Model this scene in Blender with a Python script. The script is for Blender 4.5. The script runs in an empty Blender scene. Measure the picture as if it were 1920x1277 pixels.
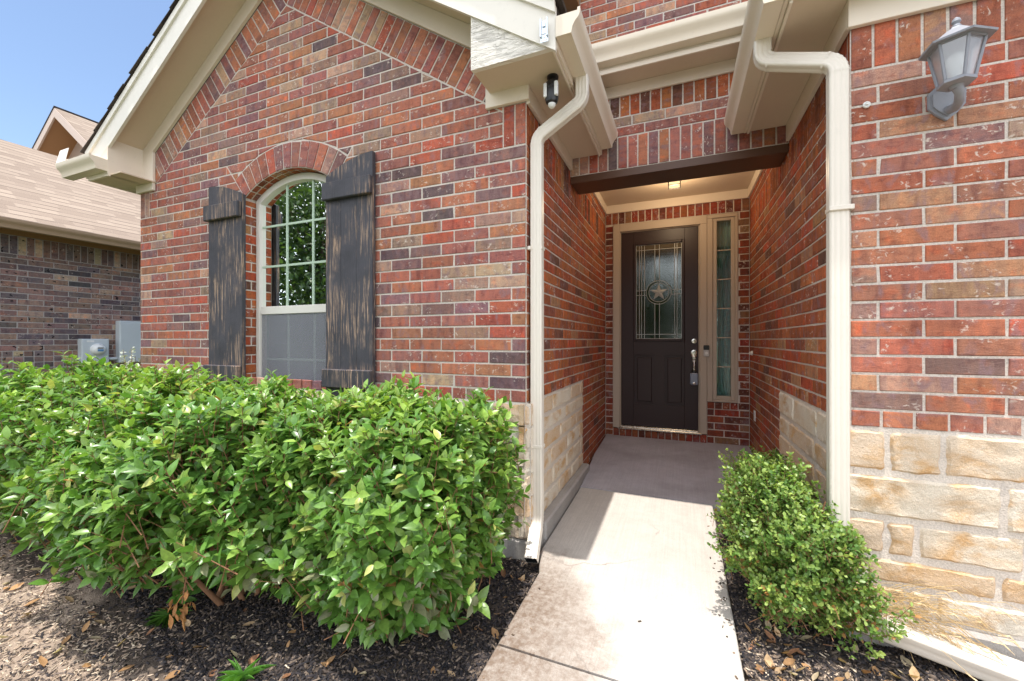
import bpy, math, random
import numpy as np
from mathutils import Vector, Matrix, Quaternion, noise

random.seed(7)
RNG = np.random.default_rng(11)
R = math.radians
scene = bpy.context.scene
COL = scene.collection

# ------------------------------------------------------------------ camera
cam_d = bpy.data.cameras.new("camera")
cam_d.sensor_fit = 'HORIZONTAL'
cam_d.sensor_width = 36.0
cam_d.lens = 36.0 * 765.0 / 1920.0
cam_d.clip_start = 0.02
cam_d.clip_end = 2000.0
cam = bpy.data.objects.new("camera", cam_d)
COL.objects.link(cam)
cam.location = (0.0, 0.0, 1.22)
cam.rotation_euler = (R(90), 0.0, R(22.4))
scene.camera = cam

# ------------------------------------------------------------------ sky, sun, exposure
SUN_TRAVEL = Vector((-0.012, 0.118, -1.0)).normalized()
elev = math.asin(-SUN_TRAVEL.z)
world = bpy.data.worlds.new("World")
scene.world = world
world.use_nodes = True
wn = world.node_tree.nodes
wl = world.node_tree.links
bg = wn["Background"]
sky = wn.new("ShaderNodeTexSky")
sky.sky_type = 'NISHITA'
sky.sun_disc = False
sky.sun_elevation = elev
sky.sun_rotation = R(180)
sky.air_density = 1.0
sky.dust_density = 0.9
sky.ozone_density = 1.0
# unseen bright cloud added behind the camera (south) as front fill; clear blue ahead
tc = wn.new("ShaderNodeTexCoord"); sx = wn.new("ShaderNodeSeparateXYZ"); wl.new(tc.outputs['Generated'], sx.inputs[0])
mr = wn.new("ShaderNodeMapRange"); mr.interpolation_type = 'SMOOTHSTEP'
mr.inputs['From Min'].default_value = 0.10; mr.inputs['From Max'].default_value = -0.35
wl.new(sx.outputs[1], mr.inputs['Value'])
cn = wn.new("ShaderNodeTexNoise"); cn.inputs['Scale'].default_value = 2.6; cn.inputs['Detail'].default_value = 7; cn.inputs['Roughness'].default_value = 0.6
wl.new(tc.outputs['Generated'], cn.inputs['Vector'])
cr = wn.new("ShaderNodeValToRGB"); cr.color_ramp.elements[0].position = 0.36; cr.color_ramp.elements[0].color = (0.25, 0.25, 0.25, 1); cr.color_ramp.elements[1].position = 0.56
wl.new(cn.outputs['Fac'], cr.inputs[0])
cm = wn.new("ShaderNodeMath"); cm.operation = 'MULTIPLY'; wl.new(mr.outputs[0], cm.inputs[0]); wl.new(cr.outputs[0], cm.inputs[1])
cx = wn.new("ShaderNodeMix"); cx.data_type = 'RGBA'; wl.new(cm.outputs[0], cx.inputs[0]); wl.new(sky.outputs[0], cx.inputs[6])
cx.inputs[7].default_value = (11.8, 12.2, 13.0, 1)
wl.new(cx.outputs[2], bg.inputs[0])
bg.inputs[1].default_value = 0.105
sun_d = bpy.data.lights.new("sun", 'SUN')
sun_d.energy = 2.4
sun_d.angle = R(0.55)
sun_d.color = (1.0, 0.96, 0.90)
sun = bpy.data.objects.new("sun", sun_d)
COL.objects.link(sun)
sun.rotation_euler = SUN_TRAVEL.to_track_quat('-Z', 'Y').to_euler()
scene.view_settings.view_transform = 'Standard'
scene.view_settings.look = 'None'
scene.view_settings.gamma = 1.0
scene.view_settings.use_curve_mapping = False
scene.view_settings.exposure = 1.18

# ------------------------------------------------------------------ node helpers
class NT:
    def __init__(s, name):
        s.m = bpy.data.materials.new(name)
        s.m.use_nodes = True
        s.n = s.m.node_tree.nodes
        s.l = s.m.node_tree.links
        s.n.clear()
        s.out = s.n.new("ShaderNodeOutputMaterial")
    def link(s, a, b): s.l.new(a, b)
    def setin(s, node, key, v):
        if v is None: return
        i = node.inputs[key]
        if hasattr(v, 'is_output') or isinstance(v, bpy.types.NodeSocket): s.l.new(v, i)
        else:
            if isinstance(v, (tuple, list)) and len(v) == 3 and i.type == 'RGBA': v = (*v, 1)
            i.default_value = v
    def attr(s, name, out='Color'):
        a = s.n.new("ShaderNodeAttribute"); a.attribute_name = name
        return a.outputs[out]
    def coord(s, which='Object'):
        return s.n.new("ShaderNodeTexCoord").outputs[which]
    def mapping(s, vec, scale=(1, 1, 1), loc=(0, 0, 0), rot=(0, 0, 0)):
        m = s.n.new("ShaderNodeMapping")
        s.setin(m, 'Vector', vec); m.inputs['Scale'].default_value = scale
        m.inputs['Location'].default_value = loc; m.inputs['Rotation'].default_value = rot
        return m.outputs[0]
    def noise(s, vec, scale, detail=4, rough=0.55, dist=0.0, out='Fac'):
        t = s.n.new("ShaderNodeTexNoise")
        s.setin(t, 'Vector', vec); s.setin(t, 'Scale', scale)
        t.inputs['Detail'].default_value = detail; t.inputs['Roughness'].default_value = rough
        t.inputs['Distortion'].default_value = dist
        return t.outputs[out]
    def voro(s, vec, scale, feature='F1', out='Distance'):
        t = s.n.new("ShaderNodeTexVoronoi"); t.feature = feature
        s.setin(t, 'Vector', vec); s.setin(t, 'Scale', scale)
        return t.outputs[out]
    def ramp(s, fac, stops, interp='LINEAR'):
        r = s.n.new("ShaderNodeValToRGB"); r.color_ramp.interpolation = interp
        e = r.color_ramp.elements
        while len(e) < len(stops): e.new(0.5)
        for k, (p, c) in enumerate(stops):
            e[k].position = p
            if not isinstance(c, (tuple, list)): c = (c, c, c)
            e[k].color = (*c, 1)
        s.setin(r, 'Fac', fac)
        return r.outputs[0]
    def mix(s, fac, a, b, mode='MIX'):
        m = s.n.new("ShaderNodeMix"); m.data_type = 'RGBA'; m.blend_type = mode
        s.setin(m, 0, fac); s.setin(m, 6, a); s.setin(m, 7, b)
        return m.outputs[2]
    def math(s, op, a, b=None, c=None, clamp=False):
        m = s.n.new("ShaderNodeMath"); m.operation = op; m.use_clamp = clamp
        s.setin(m, 0, a); s.setin(m, 1, b)
        if c is not None: s.setin(m, 2, c)
        return m.outputs[0]
    def sep(s, vec):
        x = s.n.new("ShaderNodeSeparateXYZ"); s.setin(x, 0, vec); return x.outputs
    def comb(s, x, y, z):
        c = s.n.new("ShaderNodeCombineXYZ"); s.setin(c, 0, x); s.setin(c, 1, y); s.setin(c, 2, z); return c.outputs[0]
    def bump(s, h, strength=0.5, dist=0.01, normal=None):
        b = s.n.new("ShaderNodeBump"); s.setin(b, 'Height', h)
        b.inputs['Strength'].default_value = strength; b.inputs['Distance'].default_value = dist
        if normal is not None: s.setin(b, 'Normal', normal)
        return b.outputs[0]
    def principled(s, color, rough=0.6, spec=0.5, metal=0.0, normal=None, **kw):
        p = s.n.new("ShaderNodeBsdfPrincipled")
        s.setin(p, 'Base Color', color); s.setin(p, 'Roughness', rough)
        s.setin(p, 'Specular IOR Level', spec); s.setin(p, 'Metallic', metal)
        if normal is not None: s.setin(p, 'Normal', normal)
        for k, v in kw.items(): s.setin(p, k.replace('_', ' '), v)
        return p.outputs[0]
    def done(s, sh):
        s.l.new(sh, s.out.inputs['Surface']); return s.m

def mat_brick(name, strong=1.0, blotch=False):
    t = NT(name)
    base = t.attr('bcol'); uv = t.attr('buv', 'Vector')
    rnd = t.sep(uv)[2]
    bands = t.noise(t.mapping(uv, (14, 3, 1)), 1.6, 3, 0.6)
    mott = t.noise(t.mapping(uv, (1, 1.5, 1)), 26, 5, 0.65, 0.4)
    c1 = t.mix(1.0, base, t.ramp(bands, [(0.25, (0.62, 0.55, 0.62)), (0.46, (0.95, 0.94, 0.95)), (0.62, (1.12, 1.02, 0.95)), (0.8, (1.45, 1.25, 1.1))]), 'MULTIPLY')
    c1 = t.mix(t.ramp(mott, [(0.5, 0.0), (0.72, 0.7)]), c1, t.mix(1.0, c1, (0.48, 0.40, 0.48), 'MULTIPLY'))
    warm = t.noise(t.mapping(uv, (1, 1, 1), (3, 7, 1)), 16, 3, 0.5)
    c1 = t.mix(t.ramp(warm, [(0.56, 0.0), (0.72, 0.65)]), c1, t.mix(1.0, c1, (1.5, 0.95, 0.72), 'MULTIPLY'))
    fl = t.noise(t.mapping(uv, (6, 3.0, 1), (8, 2, 3)), 3.2, 3, 0.55, 0.5)
    if not blotch: c1 = t.mix(t.ramp(fl, [(0.54, 0.0), (0.68, 0.62)]), c1, (0.235, 0.150, 0.160))
    grain = t.noise(t.mapping(uv, (1, 1, 1)), 260, 3, 0.6)
    c1 = t.mix(1.0, c1, t.ramp(grain, [(0.25, 0.72), (0.75, 1.24)]), 'MULTIPLY')
    # scattered lime smears and specks on some of the bricks
    ef = t.noise(t.mapping(uv, (1, 1.3, 1), (11, 3, 5)), 42, 5, 0.62, 0.6)
    per = t.noise(t.mapping(uv, (0.01, 0.01, 1.0)), 977.0, 0)
    efm = t.math('MULTIPLY', t.ramp(ef, [(0.57, 0.0), (0.65, 1.0)]), t.ramp(per, [(0.56, 0.0), (0.64, 0.8)]))
    sp = t.noise(t.mapping(uv, (1, 1, 1), (2, 9, 4)), 95, 3, 0.5)
    efm = t.math('MAXIMUM', efm, t.ramp(sp, [(0.745, 0.0), (0.775, 0.5)]))
    c1 = t.mix(efm, c1, (0.62, 0.53, 0.45))
    if blotch:
        bl = t.noise(t.mapping(uv, (1.0, 1.4, 1), (4, 1, 8)), 15, 2, 0.5)
        c1 = t.mix(t.ramp(bl, [(0.66, 0.0), (0.69, 0.95)]), c1, (0.012, 0.011, 0.013))
    h = t.math('ADD', t.math('MULTIPLY', mott, 0.6), t.math('MULTIPLY', grain, 0.5))
    wr = t.noise(t.mapping(uv, (0.5, 2.0, 1)), 30, 4, 0.6, 1.2)
    h = t.math('ADD', h, t.math('MULTIPLY', wr, 0.8))
    return t.done(t.principled(c1, 0.88, 0.22, normal=t.bump(h, 0.55 * strong, 0.006)))

def mat_mortar(name, c=(0.58, 0.515, 0.45)):
    t = NT(name); o = t.coord()
    n1 = t.noise(o, 3.0, 5, 0.6); n2 = t.noise(o, 140, 3, 0.6)
    col = t.mix(n1, tuple(k * 0.78 for k in c), tuple(min(1, k * 1.22) for k in c))
    col = t.mix(1.0, col, t.ramp(n2, [(0.3, 0.78), (0.7, 1.16)]), 'MULTIPLY')
    return t.done(t.principled(col, 0.95, 0.15, normal=t.bump(n2, 0.6, 0.006)))

def mat_stone(name):
    t = NT(name); o = t.coord(); base = t.attr('bcol'); uv = t.attr('buv', 'Vector')
    per = t.noise(t.mapping(uv, (0.01, 0.01, 1)), 531.0, 0)
    q = t.mapping(uv, (1, 1.6, 1))
    a = t.noise(q, 7, 5, 0.6, 0.5); b = t.noise(o, 60, 5, 0.65); g = t.noise(o, 300, 2, 0.5)
    col = t.mix(t.math('MULTIPLY', t.ramp(a, [(0.42, 0.0), (0.62, 0.9)]), t.ramp(per, [(0.35, 0.15), (0.62, 1.0)])), base, (0.56, 0.33, 0.14))
    col = t.mix(t.ramp(b, [(0.55, 0.0), (0.75, 0.5)]), col, (0.74, 0.68, 0.58))
    vein = t.noise(t.mapping(uv, (2, 5, 1), (5, 5, 0)), 9, 6, 0.7, 1.5)
    col = t.mix(t.ramp(vein, [(0.60, 0.0), (0.70, 0.35)]), col, (0.36, 0.22, 0.11))
    col = t.mix(1.0, col, t.ramp(g, [(0.3, 0.84), (0.7, 1.12)]), 'MULTIPLY')
    h = t.math('ADD', t.math('MULTIPLY', b, 1.0), t.math('MULTIPLY', g, 0.35))
    return t.done(t.principled(col, 0.92, 0.2, normal=t.bump(h, 0.7, 0.012)))

def mat_concrete(name, c=(0.46, 0.42, 0.385), stain=False, dark=0.0):
    t = NT(name); o = t.coord(); xyz = t.sep(o)
    a = t.noise(o, 1.1, 6, 0.62); b = t.noise(o, 9, 5, 0.65); g = t.noise(o, 220, 2, 0.6)
    broom = t.noise(t.mapping(o, (90, 2.0, 1)), 1.0, 3, 0.6)
    col = t.mix(a, tuple(k * 0.86 for k in c), tuple(min(1, k * 1.12) for k in c))
    col = t.mix(t.ramp(b, [(0.35, 0.35), (0.62, 0.0)]), col, tuple(k * 0.72 for k in c))
    col = t.mix(1.0, col, t.ramp(g, [(0.3, 0.86), (0.7, 1.1)]), 'MULTIPLY')
    pit = t.voro(o, 26); pitm = t.math('MULTIPLY', t.ramp(pit, [(0.05, 1.0), (0.09, 0.0)]), t.ramp(t.noise(o, 6, 2), [(0.56, 0.0), (0.66, 0.6)]))
    col = t.mix(pitm, col, (0.16, 0.13, 0.11))
    if stain:
        # rain wash below the downspout: brown dirt fanning over the left edge of the path
        dx = t.math('MULTIPLY', t.math('ADD', xyz[0], 0.84), 1.45)
        dy = t.math('MULTIPLY', t.math('SUBTRACT', xyz[1], 1.72), 1.15)
        d = t.math('SQRT', t.math('ADD', t.math('MULTIPLY', dx, dx), t.math('MULTIPLY', dy, dy)))
        w = t.noise(o, 4.0, 6, 0.65)
        dd = t.math('ADD', d, t.math('MULTIPLY', t.math('SUBTRACT', w, 0.5), 0.75))
        sm = t.ramp(dd, [(0.30, 1.0), (0.66, 0.70), (0.86, 0.0)])
        sp = t.noise(o, 38, 5, 0.7)
        sm = t.math('MULTIPLY', sm, t.ramp(sp, [(0.30, 0.40), (0.60, 1.0)]))
        col = t.mix(t.math('MULTIPLY', sm, 0.86), col, (0.165, 0.105, 0.068))
        dirty = t.ramp(xyz[1], [(0.0, 1.0), (1.0, 0.0)])
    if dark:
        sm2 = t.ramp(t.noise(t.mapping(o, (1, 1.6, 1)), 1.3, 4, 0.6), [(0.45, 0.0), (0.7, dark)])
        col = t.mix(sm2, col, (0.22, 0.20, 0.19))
    col = t.mix(1.0, col, t.ramp(broom, [(0.3, 0.93), (0.7, 1.05)]), 'MULTIPLY')
    sp2 = t.noise(o, 75, 4, 0.7); col = t.mix(t.ramp(sp2, [(0.66, 0.0), (0.74, 0.5)]), col, (0.20, 0.165, 0.14))
    if stain:
        wv = t.noise(o, 3.0, 4, 0.6, 0.0, 'Color')
        vc = t.voro(t.mix(0.18, o, wv), 0.8, 'DISTANCE_TO_EDGE'); cm_ = t.math('MULTIPLY', t.ramp(vc, [(0.0, 1.0), (0.0045, 0.0)]), t.ramp(t.noise(o, 1.6, 2), [(0.5, 0.0), (0.6, 0.55)]))
        col = t.mix(cm_, col, (0.12, 0.09, 0.075))
    h = t.math('ADD', t.math('MULTIPLY', g, 0.5), t.math('MULTIPLY', broom, 0.9))
    return t.done(t.principled(col, 0.85, 0.25, normal=t.bump(h, 0.5, 0.005)))

def mat_paint(name, c, rough=0.45, grain=0.0, dirt=0.15, axis=(3, 3, 60)):
    t = NT(name); o = t.coord()
    a = t.noise(o, 2.2, 5, 0.6); b = t.noise(o, 30, 4, 0.6)
    col = t.mix(a, tuple(k * (1 - dirt * 0.5) for k in c), tuple(min(1, k * (1 + dirt * 0.35)) for k in c))
    col = t.mix(t.ramp(b, [(0.58, 0.0), (0.8, dirt)]), col, tuple(k * 0.6 for k in c))
    n = t.noise(o, 160, 2, 0.5)
    h = t.math('MULTIPLY', n, 0.3)
    if grain:
        gr = t.noise(t.mapping(o, axis), 1.0, 4, 0.55, 1.6)
        wv = t.ramp(gr, [(0.36, 0.0), (0.42, 1.0), (0.5, 1.0), (0.56, 0.15), (0.66, 0.9)])
        h = t.math('ADD', h, t.math('MULTIPLY', wv, 1.0))
        return t.done(t.principled(col, rough, 0.4, normal=t.bump(h, grain, 0.006)))
    return t.done(t.principled(col, rough, 0.4, normal=t.bump(h, 0.15, 0.002)))

def mat_metal(name, c, rough=0.35, metal=0.9):
    t = NT(name); o = t.coord()
    a = t.noise(o, 40, 4, 0.6)
    col = t.mix(a, tuple(k * 0.8 for k in c), tuple(min(1, k * 1.15) for k in c))
    return t.done(t.principled(col, t.ramp(a, [(0.3, rough * 0.8), (0.7, min(1, rough * 1.3))]), 0.5, metal))

def mat_plain(name, c, rough=0.6, spec=0.4, var=0.15, scale=20):
    t = NT(name); a = t.noise(t.coord(), scale, 4, 0.6)
    col = t.mix(a, tuple(k * (1 - var) for k in c), tuple(min(1, k * (1 + var)) for k in c))
    return t.done(t.principled(col, rough, spec))

def mat_shutter(name):
    t = NT(name); o = t.coord()
    gr = t.noise(t.mapping(o, (55, 55, 2.6)), 1.0, 6, 0.7, 0.8)
    fine = t.noise(t.mapping(o, (220, 220, 9)), 1.0, 4, 0.65)
    area = t.noise(o, 3.2, 4, 0.6)
    worn = t.math('MULTIPLY', t.ramp(gr, [(0.50, 0.0), (0.56, 1.0)]), t.ramp(area, [(0.42, 0.0), (0.58, 1.0)]))
    worn = t.math('MULTIPLY', worn, t.ramp(fine, [(0.40, 0.15), (0.55, 1.0)]))
    paint = t.mix(t.noise(o, 6, 4, 0.6), (0.024, 0.023, 0.028), (0.080, 0.077, 0.090))
    wood = t.mix(fine, (0.30, 0.17, 0.10), (0.48, 0.36, 0.27))
    col = t.mix(worn, paint, wood)
    h = t.math('SUBTRACT', t.math('ADD', gr, t.math('MULTIPLY', fine, 0.7)), t.math('MULTIPLY', worn, 0.5))
    return t.done(t.principled(col, t.ramp(worn, [(0, 0.55), (1, 0.85)]), 0.3, normal=t.bump(h, 0.8, 0.006)))

def mat_glass(name, tint=(0.62, 0.80, 0.74), boost=1.0, rough=0.0, bump=0.0):
    t = NT(name)
    f = t.n.new("ShaderNodeFresnel"); f.inputs[0].default_value = 1.55
    fac = t.math('MULTIPLY', f.outputs[0], 2.0 * boost, clamp=True)
    nrm = None
    if bump:
        nrm = t.bump(t.noise(t.coord(), 90, 3, 0.6), bump, 0.004)
    tr = t.n.new("ShaderNodeBsdfTransparent"); tr.inputs[0].default_value = (*tint, 1)
    gl = t.n.new("ShaderNodeBsdfGlossy"); gl.inputs['Roughness'].default_value = rough
    gl.inputs[0].default_value = (0.93, 0.98, 0.95, 1)
    if nrm is not None: t.setin(gl, 'Normal', nrm)
    m = t.n.new("ShaderNodeMixShader"); t.link(fac, m.inputs[0]); t.link(tr.outputs[0], m.inputs[1]); t.link(gl.outputs[0], m.inputs[2])
    return t.done(m.outputs[0])

def mat_screen(name):
    t = NT(name)
    tr = t.n.new("ShaderNodeBsdfTransparent"); tr.inputs[0].default_value = (1, 1, 1, 1)
    d = t.n.new("ShaderNodeBsdfDiffuse"); t.setin(d, 0, t.mix(t.noise(t.coord(), 3.0, 3), (0.27, 0.27, 0.295), (0.33, 0.33, 0.36)))
    m = t.n.new("ShaderNodeMixShader"); m.inputs[0].default_value = 0.45
    t.link(tr.outputs[0], m.inputs[1]); t.link(d.outputs[0], m.inputs[2])
    return t.done(m.outputs[0])

def mat_leaf(name, rough=0.32, trans=0.28, spec=0.5):
    t = NT(name); c = t.attr('bcol'); o = t.coord()
    n = t.noise(o, 70, 3, 0.6)
    col = t.mix(1.0, c, t.ramp(n, [(0.3, 0.82), (0.7, 1.18)]), 'MULTIPLY')
    p = t.principled(col, rough, spec)
    tl = t.n.new("ShaderNodeBsdfTranslucent")
    t.setin(tl, 0, t.mix(1.0, col, (1.5, 1.6, 0.7), 'MULTIPLY'))
    m = t.n.new("ShaderNodeMixShader"); m.inputs[0].default_value = trans
    t.link(p, m.inputs[1]); t.link(tl.outputs[0], m.inputs[2])
    return t.done(m.outputs[0])

def mat_attr(name, rough=0.9, spec=0.2, scale=120):
    t = NT(name); c = t.attr('bcol'); n = t.noise(t.coord(), scale, 3, 0.6)
    col = t.mix(1.0, c, t.ramp(n, [(0.3, 0.7), (0.7, 1.25)]), 'MULTIPLY')
    return t.done(t.principled(col, rough, spec, normal=t.bump(n, 0.4, 0.004)))

def mat_bark(name, c=(0.22, 0.12, 0.07)):
    t = NT(name); o = t.coord(); n = t.noise(t.mapping(o, (40, 40, 12)), 1.0, 5, 0.65)
    col = t.mix(n, tuple(k * 0.55 for k in c), tuple(k * 1.35 for k in c))
    return t.done(t.principled(col, 0.85, 0.2, normal=t.bump(n, 0.6, 0.005)))

def mat_shingle(name, c1, c2, line=(0.05, 0.04, 0.035), row=0.14):
    t = NT(name); o = t.coord(); x = t.sep(o); uv = t.attr('buv', 'Vector')
    b = t.n.new("ShaderNodeTexBrick")
    t.setin(b, 'Vector', uv)
    b.inputs['Color1'].default_value = (0, 0, 0, 1); b.inputs['Color2'].default_value = (1, 1, 1, 1); b.inputs['Mortar'].default_value = (0.5, 0.5, 0.5, 1)
    b.inputs['Scale'].default_value = 1.0; b.inputs['Mortar Size'].default_value = 0.004
    b.inputs['Brick Width'].default_value = 0.21; b.inputs['Row Height'].default_value = row
    b.offset = 0.37; b.offset_frequency = 3; b.squash = 1.35; b.squash_frequency = 2
    col = t.mix(b.outputs['Color'], c1, c2)
    # every other tab throws its own butt edge: a thin dark line at the lower edge of the course
    yy = t.math('FRACT', t.math('DIVIDE', t.sep(uv)[1], row))
    edge = t.math('MULTIPLY', t.ramp(yy, [(0.10, 1.0), (0.17, 0.0)]), t.ramp(t.sep(b.outputs['Color'])[0], [(0.35, 0.15), (0.6, 0.9)]))
    g = t.noise(uv, 120, 3, 0.7)
    col = t.mix(1.0, col, t.ramp(g, [(0.3, 0.72), (0.7, 1.24)]), 'MULTIPLY')
    col = t.mix(t.math('MULTIPLY', edge, 0.85), col, line)
    return t.done(t.principled(col, 0.95, 0.15, normal=t.bump(g, 0.4, 0.004)))

M = {}
M['brick'] = mat_brick('red_brick')
M['brick_brown'] = mat_brick('brown_brick', blotch=True)
M['mortar'] = mat_mortar('mortar')
M['mortar_n'] = mat_mortar('mortar_grey', (0.40, 0.36, 0.34))
M['stone'] = mat_stone('limestone')
M['stone_mortar'] = mat_mortar('stone_mortar', (0.62, 0.55, 0.475))
M['concrete'] = mat_concrete('path_concrete', (0.53, 0.485, 0.435), stain=True)
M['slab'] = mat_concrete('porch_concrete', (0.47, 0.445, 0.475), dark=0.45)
M['found'] = mat_concrete('foundation_concrete', (0.40, 0.37, 0.34))
M['drive'] = mat_concrete('drive_concrete', (0.50, 0.46, 0.42))
M['soffit'] = mat_paint('soffit_paint', (0.60, 0.485, 0.365), 0.6)
M['trim'] = mat_paint('trim_paint', (0.73, 0.635, 0.52), 0.5)
M['fascia'] = mat_paint('fascia_paint', (0.74, 0.69, 0.61), 0.5)  # same tan cream as the soffits, set paler as if sunlit
M['woodgrain'] = mat_paint('grained_fascia_paint', (0.74, 0.69, 0.61), 0.5, grain=0.9, axis=(3.5, 3, 42))
M['gutter'] = mat_paint('gutter_enamel', (0.74, 0.645, 0.515), 0.32)
M['pipe'] = mat_paint('downspout_enamel', (0.71, 0.645, 0.555), 0.32)
M['winframe'] = mat_paint('window_vinyl', (0.68, 0.64, 0.58), 0.4)
M['muntin'] = mat_plain('green_muntin', (0.42, 0.52, 0.40), 0.5)
M['beam'] = mat_paint('brown_lintel_paint', (0.095, 0.044, 0.024), 0.45)
M['door'] = mat_paint('door_paint', (0.030, 0.016, 0.0175), 0.42)
M['doorframe'] = mat_paint('door_frame_paint', (0.46, 0.38, 0.30), 0.5)
M['shutter'] = mat_shutter('weathered_black_wood')
M['glass'] = mat_glass('window_glass', (0.62, 0.82, 0.76), 1.0)
M['glass_dark'] = mat_glass('sidelight_glass', (0.78, 0.88, 0.86), 1.1)
M['glass_tex'] = mat_glass('textured_glass', (0.28, 0.30, 0.29), 1.6, 0.05, 0.18)
M['glass_bevel'] = mat_glass('bevelled_glass', (0.10, 0.11, 0.11), 2.0, 0.02, 0.1)
M['screen'] = mat_screen('insect_screen')
M['curtain'] = mat_plain('teal_curtain', (0.42, 0.74, 0.62), 0.9)
M['sheer'] = mat_plain('pale_sheer', (0.48, 0.58, 0.60), 0.9)
M['room'] = mat_plain('dim_room_paint', (0.10, 0.095, 0.09), 0.9)
M['came'] = mat_metal('lead_came', (0.42, 0.43, 0.42), 0.4, 0.35)
M['steel'] = mat_metal('satin_nickel', (0.70, 0.66, 0.60), 0.25, 1.0)
M['galv'] = mat_metal('galvanised_steel', (0.62, 0.68, 0.74), 0.35, 0.8)
M['pewter'] = mat_paint('pewter_paint', (0.26, 0.268, 0.30), 0.5, dirt=0.4)
M['black'] = mat_plain('black_plastic', (0.012, 0.012, 0.013), 0.35, 0.5)
M['white'] = mat_plain('white_plastic', (0.72, 0.72, 0.70), 0.4)
M['silver'] = mat_plain('silver_plastic', (0.50, 0.50, 0.49), 0.35)
M['lockbox'] = mat_plain('blue_grey_plastic', (0.24, 0.28, 0.36), 0.4)
M['shingle_dark'] = mat_shingle('dark_shingle', (0.035, 0.028, 0.026), (0.085, 0.068, 0.060))
M['shingle_tan'] = mat_shingle('tan_shingle', (0.275, 0.212, 0.165), (0.385, 0.305, 0.238), (0.06, 0.042, 0.03))
M['tan_trim'] = mat_paint('tan_trim_paint', (0.40, 0.27, 0.17), 0.5)
M['tan_dark'] = mat_paint('caramel_soffit_paint', (0.34, 0.19, 0.09), 0.6)
M['siding'] = mat_paint('pale_siding_paint', (0.52, 0.41, 0.34), 0.6)
M['cabinet'] = mat_paint('grey_cabinet_paint', (0.52, 0.56, 0.59), 0.5)
M['leaf'] = mat_leaf('privet_leaf')
M['box_leaf'] = mat_leaf('boxwood_leaf', 0.4, 0.3)
M['dry_leaf'] = mat_leaf('dry_leaf', 0.8, 0.2, 0.2)
M['tree_leaf'] = mat_leaf('tree_leaf', 0.5, 0.3)
M['stem'] = mat_bark('orange_stem', (0.27, 0.14, 0.075))
M['bark'] = mat_bark('grey_bark', (0.16, 0.12, 0.09))
M['chip'] = mat_attr('mulch_chip')
M['blade'] = mat_leaf('grass_blade', 0.5, 0.3)

def mat_ground():
    t = NT('soil_and_lawn'); o = t.coord(); x = t.sep(o)
    n1 = t.noise(o, 1.3, 5, 0.6); n2 = t.noise(o, 24, 6, 0.7); n3 = t.noise(o, 160, 3, 0.65)
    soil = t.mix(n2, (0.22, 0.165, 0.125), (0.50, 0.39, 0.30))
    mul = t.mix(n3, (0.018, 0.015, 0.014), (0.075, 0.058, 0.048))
    lawn = t.mix(n2, (0.035, 0.06, 0.018), (0.12, 0.13, 0.05))
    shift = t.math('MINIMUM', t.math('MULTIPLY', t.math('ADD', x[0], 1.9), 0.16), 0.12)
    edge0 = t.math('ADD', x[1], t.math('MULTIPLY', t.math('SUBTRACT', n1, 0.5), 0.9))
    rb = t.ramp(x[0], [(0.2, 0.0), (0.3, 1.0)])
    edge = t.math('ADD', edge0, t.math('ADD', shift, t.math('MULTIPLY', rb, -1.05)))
    col = t.mix(t.ramp(edge, [(0.90, 0.0), (1.06, 0.85)]), soil, mul)  # soil-to-mulch edge traces the sun and shade line; darker side painted for shade
    sub = t.math('MULTIPLY', t.math('ADD', edge0, 3.0), 0.25)
    col = t.mix(t.ramp(sub, [(0.735, 1.0), (0.80, 0.0)]), col, lawn)
    side = t.math('ADD', x[0], t.math('MULTIPLY', t.math('SUBTRACT', n1, 0.5), 0.8))
    sd = t.math('MULTIPLY', t.math('ADD', side, 9.0), 0.25)
    col = t.mix(t.ramp(sd, [(0.80, 1.0), (0.92, 0.0)]), col, lawn)
    h = t.math('ADD', n2, t.math('MULTIPLY', n3, 0.5))
    return t.done(t.principled(col, 0.95, 0.15, normal=t.bump(h, 0.8, 0.02)))
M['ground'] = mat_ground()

def mat_emit(name, c, s):
    t = NT(name); e = t.n.new("ShaderNodeEmission"); e.inputs[0].default_value = (*c, 1); e.inputs[1].default_value = s
    return t.done(e.outputs[0])
M['lamp'] = mat_emit('lit_lamp_glass', (1.0, 0.66, 0.32), 0.75)
def mat_frost():
    t = NT('frosted_glass')
    tl = t.n.new("ShaderNodeBsdfTranslucent"); tl.inputs[0].default_value = (0.85, 0.87, 0.88, 1)
    tr = t.n.new("ShaderNodeBsdfTransparent"); tr.inputs[0].default_value = (0.88, 0.90, 0.92, 1)
    gl = t.n.new("ShaderNodeBsdfGlossy"); gl.inputs['Roughness'].default_value = 0.16
    m = t.n.new("ShaderNodeMixShader"); m.inputs[0].default_value = 0.45; t.link(tl.outputs[0], m.inputs[1]); t.link(tr.outputs[0], m.inputs[2])
    m2 = t.n.new("ShaderNodeMixShader"); m2.inputs[0].default_value = 0.16; t.link(m.outputs[0], m2.inputs[1]); t.link(gl.outputs[0], m2.inputs[2])
    return t.done(m2.outputs[0])
M['frost'] = mat_frost()

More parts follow.
